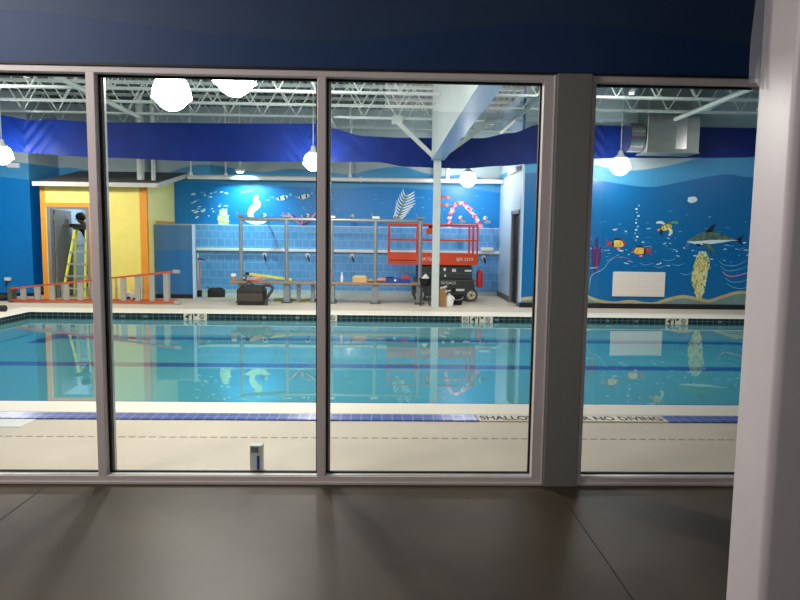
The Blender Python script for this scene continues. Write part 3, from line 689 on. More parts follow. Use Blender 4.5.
# ------------------------------------------------------------------ yellow hut
X0, X1, YH = -7.70, -5.35, 14.85
t = thing('changing_hut', (-6.5, 15.8, 0), 'yellow changing hut with orange trim and sloping grey roof', 'hut')
def rz(y): return 2.54 + (y - 14.6) * .2
a = MB()
a.box(X0, -7.58, YH, YH + .1, 0, 2.56, M['yellow']); a.box(-6.64, X1, YH, YH + .1, 0, 2.56, M['yellow']); a.box(-7.58, -6.64, YH, YH + .1, 2.08, 2.56, M['yellow'])
a.hexa([(X1 - .1, YH + .1, 0), (X1, YH + .1, 0), (X1, YB - .04, 0), (X1 - .1, YB - .04, 0), (X1 - .1, YH + .1, 2.56), (X1, YH + .1, 2.56), (X1, YB - .04, rz(YB) - .02), (X1 - .1, YB - .04, rz(YB) - .02)], M['yellow_lit'])
a.hexa([(X0, YH + .1, 0), (X0 + .1, YH + .1, 0), (X0 + .1, YB - .04, 0), (X0, YB - .04, 0), (X0, YH + .1, 2.56), (X0 + .1, YH + .1, 2.56), (X0 + .1, YB - .04, rz(YB) - .02), (X0, YB - .04, rz(YB) - .02)], M['paleblue'])
a.obj('hut_wall', t)
a = MB(); a.box(X0 + .1, X1 - .1, YB - .2, YB - .05, 0, 2.6, M['paleblue']); a.obj('inner_wall', t)
a = MB()
e = .012
a.box(X0 - .005, X0 + .10, YH - e, YH, 0, 2.56, M['orange_trim']); a.box(-5.50, X1 + .006, YH - e, YH, 0, 2.56, M['orange_trim']); a.box(X1, X1 + .01, YH, YH + .06, 0, 2.56, M['orange_trim'])
a.box(-7.60, -6.56, YH - e, YH, 2.08, 2.17, M['orange_trim']); a.box(-6.64, -6.56, YH - e, YH, 0, 2.08, M['orange_trim'])
a.box(X1, X1 + .012, 15.4, YB - .1, 1.74, 1.81, M['orange_trim'])
a.obj('trim', t)
a = MB()
a.hexa([(-7.72, 14.6, 2.535), (-5.03, 14.6, 2.535), (-4.93, YB - .03, rz(YB)), (-7.72, YB - .03, rz(YB)), (-7.72, 14.6, 2.60), (-5.03, 14.6, 2.60), (-4.93, YB - .03, rz(YB) + .07), (-7.72, YB - .03, rz(YB) + .07)], M['roof'])
rf = a.obj('roof', t)
a = MB(); a.box(-7.73, -5.02, 14.575, 14.605, 2.52, 2.615, M['fascia'])
a.hexa([(-5.03, 14.6, 2.52), (-5.0, 14.6, 2.52), (-4.9, YB - .03, rz(YB) - .02), (-4.93, YB - .03, rz(YB) - .02), (-5.03, 14.6, 2.615), (-5.0, 14.6, 2.615), (-4.9, YB - .03, rz(YB) + .085), (-4.93, YB - .03, rz(YB) + .085)], M['fascia'])
a.obj('fascia', rf)
a = MB()
a.box(-7.58, -7.50, YH - .005, YH + .13, 0, 2.03, M['greydoor']); a.box(-6.71, -6.64, YH - .005, YH + .13, 0, 2.03, M['greydoor']); a.box(-7.58, -6.64, YH - .005, YH + .13, 2.03, 2.08, M['greydoor'])
a.obj('door_frame', t)
a = MB(); a.bar((-7.50, YH + .17, 1.015), (-7.53, YH + 1.0, 1.015), .045, 2.01, M['greydoor']); dl = a.obj('door_leaf', t)
for z in (.3, 1.05, 1.75):
    a = MB(); a.cyl((-7.485, YH + .12, z), (-7.485, YH + .12, z + .14), .016, M['chrome'], 8); a.obj('hinge', dl)
for x, y, r, lb in ((-6.67, 15.28, .075, ''), (-5.62, 15.28, .085, ''), (-5.30, 15.2, .05, '')):
    a = MB(); a.cyl((x, y, rz(y) + .06), (x, y, 4.7), r, M['steelwhite'], 14); q = a.obj('vent_pipe', smooth=True)
    tag(q, 'grey vent pipe rising from the hut roof by the window mullion' if x < -6 else ('wide grey vent pipe rising from the hut roof' if r > .08 else 'thin vent pipe at the right end of the hut roof'), 'pipe', 'vent pipes on the hut roof')
# light inside the hut, fixture unseen
lamp((-6.75, 16.1, 2.35), 36, .06, (.85, .93, 1))

# partition
t = thing('shower_partition', (-4.87, 15.25, 0), 'glossy navy partition panel beside the yellow hut', 'partition')
a = MB(); a.box(-5.34, -4.46, 15.25, 15.29, .10, 1.13, M['partition']); a.box(-5.34, -4.46, 15.25, 15.29, 1.13, 1.71, M['partition_sheen']); a.obj('panel', t)
a = MB(); a.box(-4.46, -4.39, 15.23, 15.31, 0, 1.73, M['paleblue']); a.obj('end_post', t, .008)
a = MB(); a.box(-5.34, -4.46, 15.245, 15.295, 0, .10, M['darkgap']); a.obj('plinth', t)
a = MB(); a.box(-5.34, -4.39, 15.24, 15.30, 1.71, 1.735, M['galv']); a.obj('head_rail', t)

# exit box on left wall, outlet
a = MB(); a.box(-8.72, -8.45, YL - .07, YL, 2.98, 3.09, M['white']); tag(a.obj('emergency_light', bevel=.01), 'small white lit box high on the left blue wall', 'light')
t = thing('hose_tap', (-8.83, YL, .3), 'small white hose tap low on the left blue wall', 'tap')
a = MB(); a.box(-8.9, -8.76, YL - .06, YL, .36, .44, M['white']); a.obj('tap_box', t, .01)
a = MB(); a.cyl((-8.85, YL - .04, .37), (-8.85, YL - .09, .25), .02, M['black'], 8); a.obj('spout', t)

# ------------------------------------------------------------------ orange stepladder lying on its side
t = thing('orange_stepladder', (-6.2, 14.1, 0), 'orange stepladder lying on its side along the far pool deck', 'ladder')
def L(u, v, y): # u along length 0..1, v 0 bottom rail .. 1 top rail
    x = -7.97 + u * 3.52; return (x, y, .045 + v * (.25 + .41 * u))
a = MB(); a.bar(L(0, 0, 14.02), L(1, 0, 13.93), .07, .04, M['orange']); a.obj('front_rail', t)
a = MB(); a.bar(L(0, 1, 14.02), L(1, 1, 13.93), .07, .034, M['orange']); a.obj('front_rail', t)
a = MB(); a.bar(L(0, 0, 14.14), L(.97, 0, 14.42), .05, .035, M['orange']); a.obj('rear_rail', t)
a = MB(); a.bar(L(0, 1, 14.14), L(.97, 1, 14.42), .05, .03, M['orange']); a.obj('rear_rail', t)
for k in range(11):
    u = .075 + k * .087
    p, q = Vector(L(u, 0, 14.02 - .09 * u)), Vector(L(u, 1, 14.02 - .09 * u))
    a = MB(); a.bar(p, q, .11, .045, M['rung'], up=(0, 1, 0)); a.obj('step', t)
for k in range(6):
    u = .12 + k * .16; yy = 14.14 + .28 * u
    a = MB(); a.bar(L(u, 0, yy), L(u, 1, yy), .035, .03, M['rung']); a.obj('rear_brace', t)
a = MB(); a.box(-8.03, -7.95, 13.97, 14.2, .01, .33, M['liftmid']); a.obj('top_cap', t, .01)
for v in (0, 1):
    q = L(1, v, 13.93); a = MB(); a.box(q[0] - .03, q[0] + .1, q[1] - .05, q[1] + .05, q[2] - .035, q[2] + .035, M['rung']); a.obj('foot', t, .005)

# yellow stepladder in the doorway
t = thing('yellow_stepladder', (-7.25, 15.5, 0), 'yellow stepladder standing open inside the hut doorway', 'ladder')
xl0, xr0, xl1, xr1 = -7.42, -6.90, -7.19, -6.95
def S_(u, s_, rear=False):
    x = (xl0 + (xl1 - xl0) * u) if s_ < 0 else (xr0 - .03 * u); y = 15.1 + .24 * u if not rear else 15.68 - .26 * u
    return (x, y, .02 + 1.56 * u)
for s_ in (-1, 1):
    a = MB(); a.bar(S_(0, s_), S_(1, s_), .05, .035, M['hiviz']); a.obj('front_rail', t)
    a = MB(); a.bar(S_(0, s_, True), S_(1, s_, True), .04, .03, M['hiviz']); a.obj('rear_rail', t)
for k in range(5):
    u = .13 + k * .18; p, q = S_(u, -1), S_(u, 1)
    a = MB(); a.box(p[0] - .01, q[0] + .01, p[1] - .05, p[1] + .05, p[2] - .02, p[2] + .015, M['rung']); a.obj('step', t)
for k in range(3):
    u = .2 + k * .28; a = MB(); a.bar(S_(u, -1, True), S_(u, 1, True), .03, .03, M['rung']); a.obj('rear_brace', t)
a = MB(); a.box(-7.23, -6.90, 15.30, 15.46, 1.58, 1.63, M['black']); a.obj('top_cap', t, .01)

# person on a step stool at the ladder
t = thing('person', (-6.93, 16.05, 0), 'person in dark clothes bending over the top of the yellow stepladder', 'person')
def skin(name, chains, m, parent, sub=2, root=0):
    me = bpy.data.meshes.new(name); vs, es, rs, idx = [], [], [], {}
    org = ORG[parent.name]
    for ch in chains:
        prev = None
        for (p, r) in ch:
            key = tuple(round(q, 4) for q in p)
            if key not in idx: idx[key] = len(vs); vs.append(Vector(p) - org); rs.append(r)
            if prev is not None and prev != idx[key]: es.append((prev, idx[key]))
            prev = idx[key]
    me.from_pydata(vs, es, []); me.materials.append(m)
    o = bpy.data.objects.new(name, me); C.objects.link(o); o.parent = parent; ORG[o.name] = org
    md = o.modifiers.new('Skin', 'SKIN'); md.use_smooth_shade = True
    for v, r in zip(me.skin_vertices[0].data, rs): v.radius = (r, r) if not isinstance(r, tuple) else r
    me.skin_vertices[0].data[root].use_root = True
    s_ = o.modifiers.new('Subdivision', 'SUBSURF'); s_.levels = sub; s_.render_levels = sub
    return o
hip = (-7.010, 15.900, 1.17); chest = (-7.080, 15.830, 1.52); neck = (-7.170, 15.780, 1.70); head = (-7.250, 15.740, 1.82)
shl, shr = (-7.170, 15.640, 1.64), (-7.090, 15.980, 1.64)
ell_, elr = (-7.250, 15.500, 1.66), (-7.230, 15.940, 1.52)
hl, hr = (-7.440, 15.460, 1.68), (-7.370, 15.740, 1.66)
kl, kr = (-7.100, 15.760, .72), (-7.050, 16.020, .72); al, ar = (-7.060, 15.800, .33), (-7.010, 16.040, .33)
hpl, hpr = (-7.050, 15.820, 1.12), (-7.000, 15.990, 1.12)
hands = []
for base, tip in ((ell_, hl), (elr, hr)):
    dirv = (Vector(tip) - Vector(base)).normalized(); sd = dirv.cross(Vector((0, 0, 1))).normalized()
    palm = Vector(tip) + dirv * .05; pk = tuple(palm)
    for k in range(4):
        o_ = sd * (k - 1.5) * .021; ln = (.06, .075, .07, .055)[k]
        hands.append([(pk, .03), (tuple(palm + o_ + dirv * .03), .009), (tuple(palm + o_ + dirv * (.03 + ln * .6) - Vector((0, 0, .012))), .008), (tuple(palm + o_ + dirv * (.03 + ln) - Vector((0, 0, .03))), .007)])
    hands.append([(pk, .03), (tuple(palm + sd * .035), .01), (tuple(palm + sd * .05 + dirv * .03), .008)])
    hands.append([(tip, .026), (pk, .03)])
body = skin('body', [[(hip, .12), (chest, .13), (neck, .055), (head, .085), ((-7.270, 15.730, 1.88), .08)], [(chest, .13), (shl, .06), (ell_, .042), (hl, .026)], [(chest, .13), (shr, .06), (elr, .042), (hr, .026)],
              [(hip, .12), (hpl, .085), (kl, .058), (al, .036), ((-7.210, 15.790, .28), .034)], [(hip, .12), (hpr, .085), (kr, .058), (ar, .036), ((-7.160, 16.030, .28), .034)]] + hands, M['skin'], t)
skin('shirt', [[(hip, .14), (chest, .15), ((-7.150, 15.790, 1.65), .085)], [(chest, .15), (shl, .078), (ell_, .058), (tuple(Vector(ell_).lerp(Vector(hl), .75)), .042)], [(chest, .15), (shr, .078), (elr, .058), (tuple(Vector(elr).lerp(Vector(hr), .75)), .042)]], M['shirt'], t)
skin('trousers', [[((-7.020, 15.890, 1.24), .13), (hip, .135), (hpl, .1), (kl, .072), ((-7.065, 15.800, .36), .055)], [(hip, .135), (hpr, .1), (kr, .072), ((-7.015, 16.040, .36), .055)]], M['jeans'], t)
a = MB(); a.ell((-7.235, 15.750, 1.885), (.12, .11, .105), M['hair']); a.obj('hair', t, smooth=True)
for q in ((-7.135, 15.795, .285), (-7.085, 16.035, .285)):
    a = MB(); a.ell(q, (.14, .05, .05), M['black']); a.obj('shoe', t, smooth=True)
a = MB(); a.cyl((-7.335, 15.710, 1.83), (-7.365, 15.700, 1.82), .012, M['skin'], 8, .006); a.obj('nose', t)
t = thing('step_stool', (-7.1, 15.94, 0), 'low grey step stool under the person in the hut', 'stool')
a = MB(); a.box(-7.30, -6.90, 15.74, 16.14, .2, .235, M['liftmid']); a.obj('tread', t, .006)
for sx in (-7.28, -6.94):
    for sy in (15.76, 16.1): a = MB(); a.box(sx, sx + .03, sy, sy + .03, 0, .2, M['liftmid']); a.obj('leg', t)

# ------------------------------------------------------------------ bench with pipe hanging frame
t = thing('changing_bench', (-1.3, 14.5, 0), 'long wooden bench with galvanised pipe hanging frame before the tile wall', 'bench')
PXS = (-3.17, -2.16, -1.16, -.18, .82)
a = MB(); a.box(-3.42, .98, 14.38, 14.78, .43, .48, M['plank']); a.obj('seat', t, .008)
for x in PXS:
    a = MB(); a.box(x - .07, x + .07, 14.45, 14.62, .02, .43, M['galv']); lg = a.obj('leg', t, .01)
    q = MB(); q.box(x - .11, x + .11, 14.40, 14.68, 0, .03, M['liftmid']); q.obj('foot_plate', lg)
    a = MB(); a.cyl((x, 14.5, .48), (x, 14.5, 1.86), .042, M['galv'], 12); a.obj('upright', t, smooth=True)
for x in (-1.92, -1.6):
    a = MB(); a.box(x - .04, x + .04, 14.64, 14.74, 0, .43, M['galv']); a.obj('rear_leg', t)
a = MB(); a.cyl((-3.2, 14.5, 1.86), (.86, 14.5, 1.86), .042, M['galv'], 12); a.obj('top_rail', t, smooth=True)
for k, x in enumerate(PXS):
    a = MB(); a.box(x - .08, x + .08, 14.44, 14.56, 1.90, 1.95, M['white' if k in (2, 3) else 'galv'])
    a.cyl((x - .07, 14.5, 1.92), (x - .09, 14.5, 2.02), .015, M['galv'], 6); a.obj('clamp', t)

# shower fittings on the tiles
def shower(x, label):
    t = thing('shower', (x, YB - .02, 1.9), label, 'shower head', 'shower heads on the tile wall')
    a = MB(); a.cyl((x, YB, 2.02), (x, YB - .36, 2.02), .02, M['chrome'], 8); a.cyl((x, YB - .35, 2.03), (x, YB - .40, 1.95), .016, M['chrome'], 8); a.obj('arm', t, smooth=True)
    a = MB(); a.cyl((x, YB - .40, 1.96), (x, YB - .43, 1.91), .03, M['chrome'], 14, .085); a.obj('rose', t, smooth=True)
    a = MB(); a.cyl((x, YB - .002, 2.02), (x, YB - .02, 2.02), .05, M['white'], 12); a.obj('flange', t)
    return t
def valve(x, label):
    t = thing('shower_valve', (x, YB - .03, .95), label, 'shower valve', 'shower valves on the tile wall')
    a = MB(); a.cyl((x, YB - .028, 1.0), (x, YB - .05, 1.0), .06, M['white'], 14); a.obj('plate', t, smooth=True)
    a = MB(); a.cyl((x, YB - .05, 1.0), (x, YB - .11, .99), .02, M['chrome'], 8); a.bar((x, YB - .10, 1.0), (x + .05, YB - .12, .86), .025, .03, M['black']); a.obj('lever', t)
    return t
SX = (-3.07, -1.97, -.82, .28, 1.98, 2.62)
nm = ('above the white seaweed painting', 'second from the left end of the tiles', 'above the white bottle on the bench', 'beside the white frond painting', 'under the pink arch painting', 'at the right end of the tile wall')
s0 = v0 = None
for k, x in enumerate(SX):
    if s0 is None: s0 = shower(x, 'chrome shower head ' + nm[k])
    else: dup(s0, (x, YB - .02, 1.9), 'chrome shower head ' + nm[k])
nv = ('below the white ledge behind the long bag', 'below the white ledge left of the thin mullion', 'below the white ledge above the white bottle', 'at the right end of the tiles below the ledge')
for k, x in enumerate((-3.07, -1.96, -.82, 2.6)):
    if v0 is None: v0 = valve(x, 'round shower valve ' + nv[k])
    else: dup(v0, (x, YB - .03, .95), 'round shower valve ' + nv[k])
t = thing('hand_shower', (-4.45, 15.72, 0), 'handheld shower rail with pink hose behind the navy partition end', 'shower')
a = MB(); a.cyl((-4.47, 15.72, 0), (-4.47, 15.72, 1.05), .02, M['white'], 8); a.obj('slide_rail', t)
a = MB(); a.cyl((-4.47, 15.70, .92), (-4.26, 15.70, .90), .022, M['chrome'], 8); a.ell((-4.25, 15.70, .88), (.05, .05, .04), M['chrome']); a.obj('spray_head', t, smooth=True)
a = MB(); a.tube([(-4.44, 15.7, .9), (-4.41, 15.68, .6), (-4.43, 15.68, .35), (-4.44, 15.7, .1)], .018, M['pink']); a.obj('hose', t, smooth=True)
a = MB(); a.box(-4.49, -4.39, 15.66, 15.76, 0, .16, M['black']); a.obj('foot', t, .01)
a = MB(); a.box(2.52, 2.84, YB - .16, YB - .02, 1.166, 1.26, M['white']); tag(a.obj('soap_box', bevel=.015), 'small white box on the ledge rail right of the lift', 'box')

# ------------------------------------------------------------------ scissor lift
t = thing('scissor_lift', (1.2, 15.6, 0), 'orange and dark grey scissor lift parked behind the white column', 'scissor lift')
LY0, LY1 = 15.2, 15.96
a = MB(); a.box(.10, 2.22, LY0, LY1, .87, .93, M['liftorange']); a.box(.10, 2.22, LY0 - .01, LY0 + .015, .86, 1.13, M['liftorange']); a.box(.10, 2.22, LY1 - .015, LY1, .86, 1.13, M['liftorange'])
a.box(.10, .115, LY0, LY1, .86, 1.13, M['liftorange']); a.box(2.205, 2.22, LY0, LY1, .86, 1.13, M['liftorange']); dk = a.obj('platform', t, .005)
q = MB(); q.box(.14, .76, LY0 - .016, LY0 - .009, .955, .97, M['black']); q.obj('panel_slot', dk)
text('lettering', 'SJIII 3219', .105, M['decal'], dk, (1.70, LY0 - .013, .965), (PI / 2, 0, 0), .40)
text('lettering', 'SKYJACK', .105, M['decal'], dk, (.88, LY0 - .013, .965), (PI / 2, 0, 0), .46)
for y in (LY0 + .02, LY1 - .03):
    a = MB()
    for z in (1.44, 1.80): a.cyl((.12, y, z), (2.20, y, z), .022, M['liftorange'], 8)
    for x in (.12, .84, 2.10, 2.20): a.cyl((x, y, 1.1), (x, y, 1.80), .026 if x != .84 else .045, M['liftorange'], 8)
    a.obj('guardrail', t, smooth=True)
for x in (.12, 2.20):
    a = MB()
    for z in (1.44, 1.80): a.cyl((x, LY0 + .02, z), (x, LY1 - .03, z), .022, M['liftorange'], 8)
    a.obj('end_rail', t, smooth=True)
a = MB(); a.box(1.0, 1.2, LY0 + .03, LY0 + .18, 1.58, 1.72, M['liftorange']); a.box(1.05, 1.15, LY0 + .05, LY0 + .15, 1.72, 1.78, M['black']); a.obj('control_box', t, .01)
a = MB()
for k in range(4):
    z0, z1 = .53 + k * .085, .53 + (k + 1) * .085 - .01
    for y in (LY0 + .08, LY1 - .12):
        a.bar((.80, y, z0), (2.08, y, z1), .03, .06, M['liftgrey']); a.bar((2.08, y + .035, z0), (.80, y + .035, z1), .03, .06, M['liftmid' if k == 1 else 'liftgrey'])
a.box(.84, 2.06, LY0 + .16, LY1 - .16, .50, .86, M['liftgrey']); sc = a.obj('scissor_stack', t)
q = MB(); q.box(.80, 2.10, LY0 + .04, LY0 + .055, .54, .82, M['liftgrey']); q.box(.80, 2.10, LY0 + .036, LY0 + .042, .66, .675, M['liftmid'])
for x, z, w_, h_ in ((1.42, .72, .05, .07), (1.62, .70, .09, .07), (1.92, .71, .16, .04), (1.44, .58, .04, .05)): q.box(x, x + w_, LY0 + .034, LY0 + .041, z, z + h_, M['decal'])
q.obj('side_cover', sc)
a = MB(); a.box(.74, 2.14, LY0 + .02, LY1 - .02, .16, .52, M['liftgrey']); a.box(.70, 2.18, LY0 + .1, LY1 - .1, .12, .40, M['liftgrey']); a.box(.74, 2.14, LY0 + .012, LY0 + .02, .49, .505, M['liftmid']); ch = a.obj('chassis', t, .015)
text('lettering', 'SKYJACK', .085, M['decal'], ch, (1.36, LY0 + .018, .41), (PI / 2, 0, 0), .36)
q = MB(); q.box(1.72, 1.92, LY0 + .012, LY0 + .021, .25, .30, M['decal']); q.cyl((1.66, LY0 + .022, .27), (1.66, LY0 + .01, .27), .055, M['black'], 12); q.obj('decal_plate', ch)
for x in (.86, 2.08):
    for y in (LY0 - .03, LY1 - .1):
        a = MB(); a.cyl((x, y, .155), (x, y + .13, .155), .155, M['tyre'], 22); wh = a.obj('wheel', t, .02, smooth=True)
        q = MB(); q.cyl((x, y - .008, .155), (x, y + .01, .155), .10, M['hub'], 18); q.cyl((x, y - .014, .155), (x, y, .155), .035, M['liftmid'], 10)
        for k in range(5):
            an = 2 * PI * k / 5; q.cyl((x + .065 * math.cos(an), y - .012, .155 + .065 * math.sin(an)), (x + .065 * math.cos(an), y, .155 + .065 * math.sin(an)), .014, M['liftgrey'], 6)
        q.obj('hub', wh)
a = MB(); a.lathe((2.31, 15.45, .32), [(0, 0), (.075, 0), (.08, .04), (.08, .34), (.06, .40), (.02, .43), (0, .44)], M['redplastic'], 16); a.box(2.16, 2.30, 15.42, 15.48, .45, .5, M['liftorange']); a.obj('red_cylinder', t, smooth=True)  # red extinguisher-shaped cylinder bracketed to the lift end

# ------------------------------------------------------------------ clutter on the bench and the deck
t = thing('tool_bag', (-2.8, 14.05, 0), 'large dark tool bag with strap standing in front of the bench', 'bag')
def bagbody(m, x0, x1, y0, y1, h, mt, seed=0.):
    def fn(u, v):
        a = 2 * PI * u; k = .5; c_, s_ = math.cos(a), math.sin(a)
        px_ = abs(c_) ** k * (1 if c_ > 0 else -1); py_ = abs(s_) ** k * (1 if s_ > 0 else -1)
        zz = v; sc_ = 1 if v < .75 else 1 - (v - .75) * 1.2
        w = 1 + .07 * noise.noise(Vector((px_ * 2 + seed, py_ * 2, zz * 4)))
        return ((x0 + x1) / 2 + px_ * (x1 - x0) / 2 * sc_ * w, (y0 + y1) / 2 + py_ * (y1 - y0) / 2 * sc_ * w, h * zz * (1 + .08 * noise.noise(Vector((px_ * 3, seed, 1))) * v))
    m.grid(fn, 36, 12, mt); P = [fn(i / 36, 1) for i in range(36)]; m.poly(P, mt); m.poly([fn(i / 36, 0) for i in range(36)], mt)
    bmesh.ops.remove_doubles(m.bm, verts=m.bm.verts, dist=.0005)
a = MB(); bagbody(a, -3.16, -2.54, 13.88, 14.30, .42, M['bag'], 2); a.obj('bag_body', t, smooth=True)
a = MB(); a.tube(smooth_pts([(-2.62, 13.98, .40), (-2.48, 13.9, .44), (-2.36, 13.86, .38), (-2.46, 13.83, .2), (-2.50, 13.80, .02)], 4), .035, M['bag2']); a.obj('shoulder_strap', t, smooth=True)
a = MB(); a.tube(smooth_pts([(-3.0, 14.0, .41), (-2.9, 13.98, .5), (-2.78, 14.0, .42)], 4), .018, M['bag2']); a.obj('handle', t, smooth=True)
a = MB(); a.box(-3.12, -2.58, 13.855, 13.89, .08, .26, M['bag2']); a.obj('front_pocket', t, .02)
t = thing('black_bag', (-4.04, 15.72, 0), 'small slumped black bag on the deck near the navy partition', 'bag')
a = MB(); bagbody(a, -4.24, -3.84, 15.6, 15.86, .22, M['black'], 5); a.obj('bag_body', t, smooth=True)
a = MB(); a.tube(smooth_pts([(-4.16, 15.66, .18), (-4.22, 15.6, .24), (-4.12, 15.6, .2)], 4), .014, M['bag2']); a.obj('handle', t, smooth=True)
t = thing('drink_can', (-3.34, 14.5, .48), 'brown and white can at the left end of the bench', 'can')
a = MB(); a.lathe((-3.34, 14.5, .48), [(0, 0), (.055, 0), (.06, .02), (.06, .10)], M['cardboard'], 16); a.obj('can_body', t, smooth=True)
a = MB(); a.lathe((-3.34, 14.5, .48), [(.061, .10), (.062, .15), (.05, .165), (0, .165)], M['white'], 16); a.obj('lid', t, smooth=True)
t = thing('yellow_level', (-2.6, 14.6, .48), 'long lime yellow spirit level propped along the bench', 'level')
a = MB(); a.bar((-3.08, 14.64, .64), (-2.06, 14.64, .51), .03, .055, M['hiviz']); a.obj('level_body', t, .004)
a = MB(); a.bar((-3.10, 14.64, .642), (-3.02, 14.64, .632), .034, .06, M['black']); a.obj('end_cap', t)
t = thing('folded_rag', (-2.86, 14.5, .48), 'pinkish rag crumpled on the bench above the tool bag', 'rag')
a = MB(); a.ell((-2.86, 14.5, .525), (.2, .1, .055), M['pink'], wob=.5); a.obj('cloth', t, smooth=True)
t = thing('drill_case', (-3.12, 14.55, .48), 'small dark box at left of the yellow level', 'box')
a = MB(); a.box(-3.18, -3.09, 14.55, 14.7, .48, .61, M['liftmid']); a.obj('case', t, .01); a = MB(); a.box(-3.17, -3.10, 14.545, 14.552, .53, .57, M['decal']); a.obj('patch', t)
t = thing('spray_bottle', (-.93, 14.52, .48), 'slim white bottle standing on the bench', 'bottle')
a = MB(); a.lathe((-.93, 14.52, .48), [(0, 0), (.03, 0), (.032, .12), (.014, .16), (.014, .18)], M['jug'], 12); a.obj('bottle', t, smooth=True)
a = MB(); a.lathe((-.93, 14.52, .48), [(.016, .18), (.018, .215), (0, .22)], M['white'], 10); a.obj('cap', t)
t = thing('paper_bag', (-.5, 14.52, .48), 'crumpled tan paper bag lying on the bench', 'bag')
a = MB(); bagbody(a, -.70, -.36, 14.44, 14.64, .15, M['tan'], 9)
for v in a.bm.verts: v.co.z += .48
a.obj('bag_body', t, smooth=True)
a = MB(); a.ell((-.29, 14.52, .515), (.09, .07, .035), M['cardboard'], wob=.4); a.obj('bag_mouth', t, smooth=True)
t = thing('work_towel', (-.02, 14.5, .48), 'tan and pink towel folded on the bench beside the blue box', 'towel')
a = MB(); a.ell((-.03, 14.56, .53), (.17, .1, .05), M['pink'], wob=.4); a.obj('towel_fold', t, smooth=True)
t = thing('blue_toolbox', (.26, 14.5, .48), 'flat blue tool box on the bench', 'toolbox')
a = MB(); a.box(.06, .40, 14.42, 14.6, .48, .585, M['blueplastic']); a.obj('box_body', t, .01)
a = MB(); a.box(.24, .29, 14.412, 14.42, .52, .56, M['decal']); a.obj('latch', t)
a = MB(); a.box(.06, .24, 14.42, 14.6, .586, .605, M['darkgap']); a.obj('lid_tray', t)
t = thing('red_toolbox', (.5, 14.5, .48), 'small red and blue tool case on the bench', 'toolbox')
a = MB(); a.box(.41, .60, 14.42, 14.6, .48, .56, M['blueplastic']); a.obj('box_body', t, .01)
a = MB(); a.box(.42, .58, 14.43, 14.59, .561, .62, M['redplastic']); a.obj('lid', t, .01)
a = MB(); a.tube(smooth_pts([(.44, 14.5, .62), (.5, 14.5, .66), (.57, 14.5, .62)], 4), .01, M['redplastic']); a.obj('handle', t)
t = thing('black_bucket', (1.0, 14.35, 0), 'black bucket on a stand at the right end of the bench', 'bucket')
a = MB(); a.lathe((.93, 14.25, .43), [(0, 0), (.10, 0), (.14, .17), (.145, .175), (.13, .165), (.10, .03), (0, .03)], M['black'], 18); a.obj('bucket_body', t, smooth=True)
a = MB(); a.lathe((.93, 14.25, .55), [(.11, 0), (.07, .08), (.02, .14), (0, .15)], M['white'], 10); a.obj('white_rag', t, smooth=True)
for x, y in ((.82, 14.15), (1.03, 14.15), (.82, 14.34), (1.03, 14.34)):
    a = MB(); a.bar((x, y, 0), (x * .7 + .93 * .3, y * .7 + 14.25 * .3, .43), .03, .03, M['liftgrey']); a.obj('leg', t)
a = MB(); a.box(.80, 1.05, 14.13, 14.36, .41, .43, M['liftgrey']); a.obj('stand_top', t)
t = thing('cardboard_box', (1.3, 14.16, 0), 'tall narrow cardboard box against the white column', 'box')
a = MB(); a.box(1.23, 1.39, 14.05, 14.25, 0, .38, M['cardboard']); a.obj('box_body', t, .005)
a = MB(); a.bar((1.25, 14.1, .40), (1.39, 14.1, .44), .1, .03, M['white']); a.bar((1.36, 14.03, .33), (1.46, 14.0, .36), .1, .02, M['white']); a.obj('flap', t)
t = thing('water_jug', (1.45, 14.13, 0), 'white plastic jug on the deck right of the column', 'jug')
a = MB(); a.lathe((1.45, 14.13, 0), [(0, 0), (.085, 0), (.095, .02), (.095, .17), (.07, .23), (.03, .255), (.03, .28), (0, .285)], M['jug'], 18); a.obj('jug_body', t, smooth=True)
a = MB(); a.tube(smooth_pts([(1.50, 14.07, .24), (1.55, 14.05, .18), (1.53, 14.06, .10)], 4), .012, M['jug']); a.obj('handle', t, smooth=True)
t = thing('black_pail', (1.66, 14.5, 0), 'low black pail on the deck behind the white jug', 'pail')
a = MB(); a.lathe((1.66, 14.5, 0), [(0, 0), (.12, 0), (.15, .22), (.155, .225), (.14, .21), (.11, .02), (0, .02)], M['black'], 18); a.obj('pail_body', t, smooth=True)
a = MB(); a.tube(smooth_pts([(1.52, 14.5, .21), (1.54, 14.36, .16), (1.66, 14.33, .12), (1.78, 14.36, .16), (1.80, 14.5, .21)], 4), .007, M['galv']); a.obj('handle', t)
a = MB(); a.tube(smooth_pts([(-2.52, 14.9, .03), (-2.2, 15.0, .03), (-1.9, 14.86, .03), (-1.6, 15.02, .03), (-1.3, 14.88, .03), (-1.1, 15.0, .03)], 6), .03, M['hose']); tag(a.obj('yellow_hose', smooth=True), 'yellow green hose lying on the deck under the bench', 'hose')
t = thing('white_bundle', (-5.62, 14.5, 0), 'small white bundle on the deck behind the orange ladder', 'bundle')
a = MB(); a.ell((-5.62, 14.52, .11), (.16, .1, .11), M['white'], wob=.5); a.obj('wrap', t, smooth=True); a = MB(); a.ell((-5.66, 14.46, .06), (.16, .06, .05), M['bag'], wob=.4); a.obj('strap', t, smooth=True)
t = thing('dark_boots', (-8.36, 14.35, 0), 'dark crumpled shoe on the deck at left edge near the blue wall', 'shoe')
t.name = 'work_shoe'; ORG['work_shoe'] = ORG['dark_boots']
a = MB(); a.ell((-8.4, 14.35, .07), (.17, .09, .07), M['bag'], wob=.4); a.obj('upper', t, smooth=True); a = MB(); a.box(-8.55, -8.24, 14.28, 14.42, 0, .03, M['black']); a.obj('sole', t, .01)
t = thing('rubber_mat_roll', (-7.25, 12.3, 0), 'small dark rolled pad on the deck by the left pool corner', 'pad')
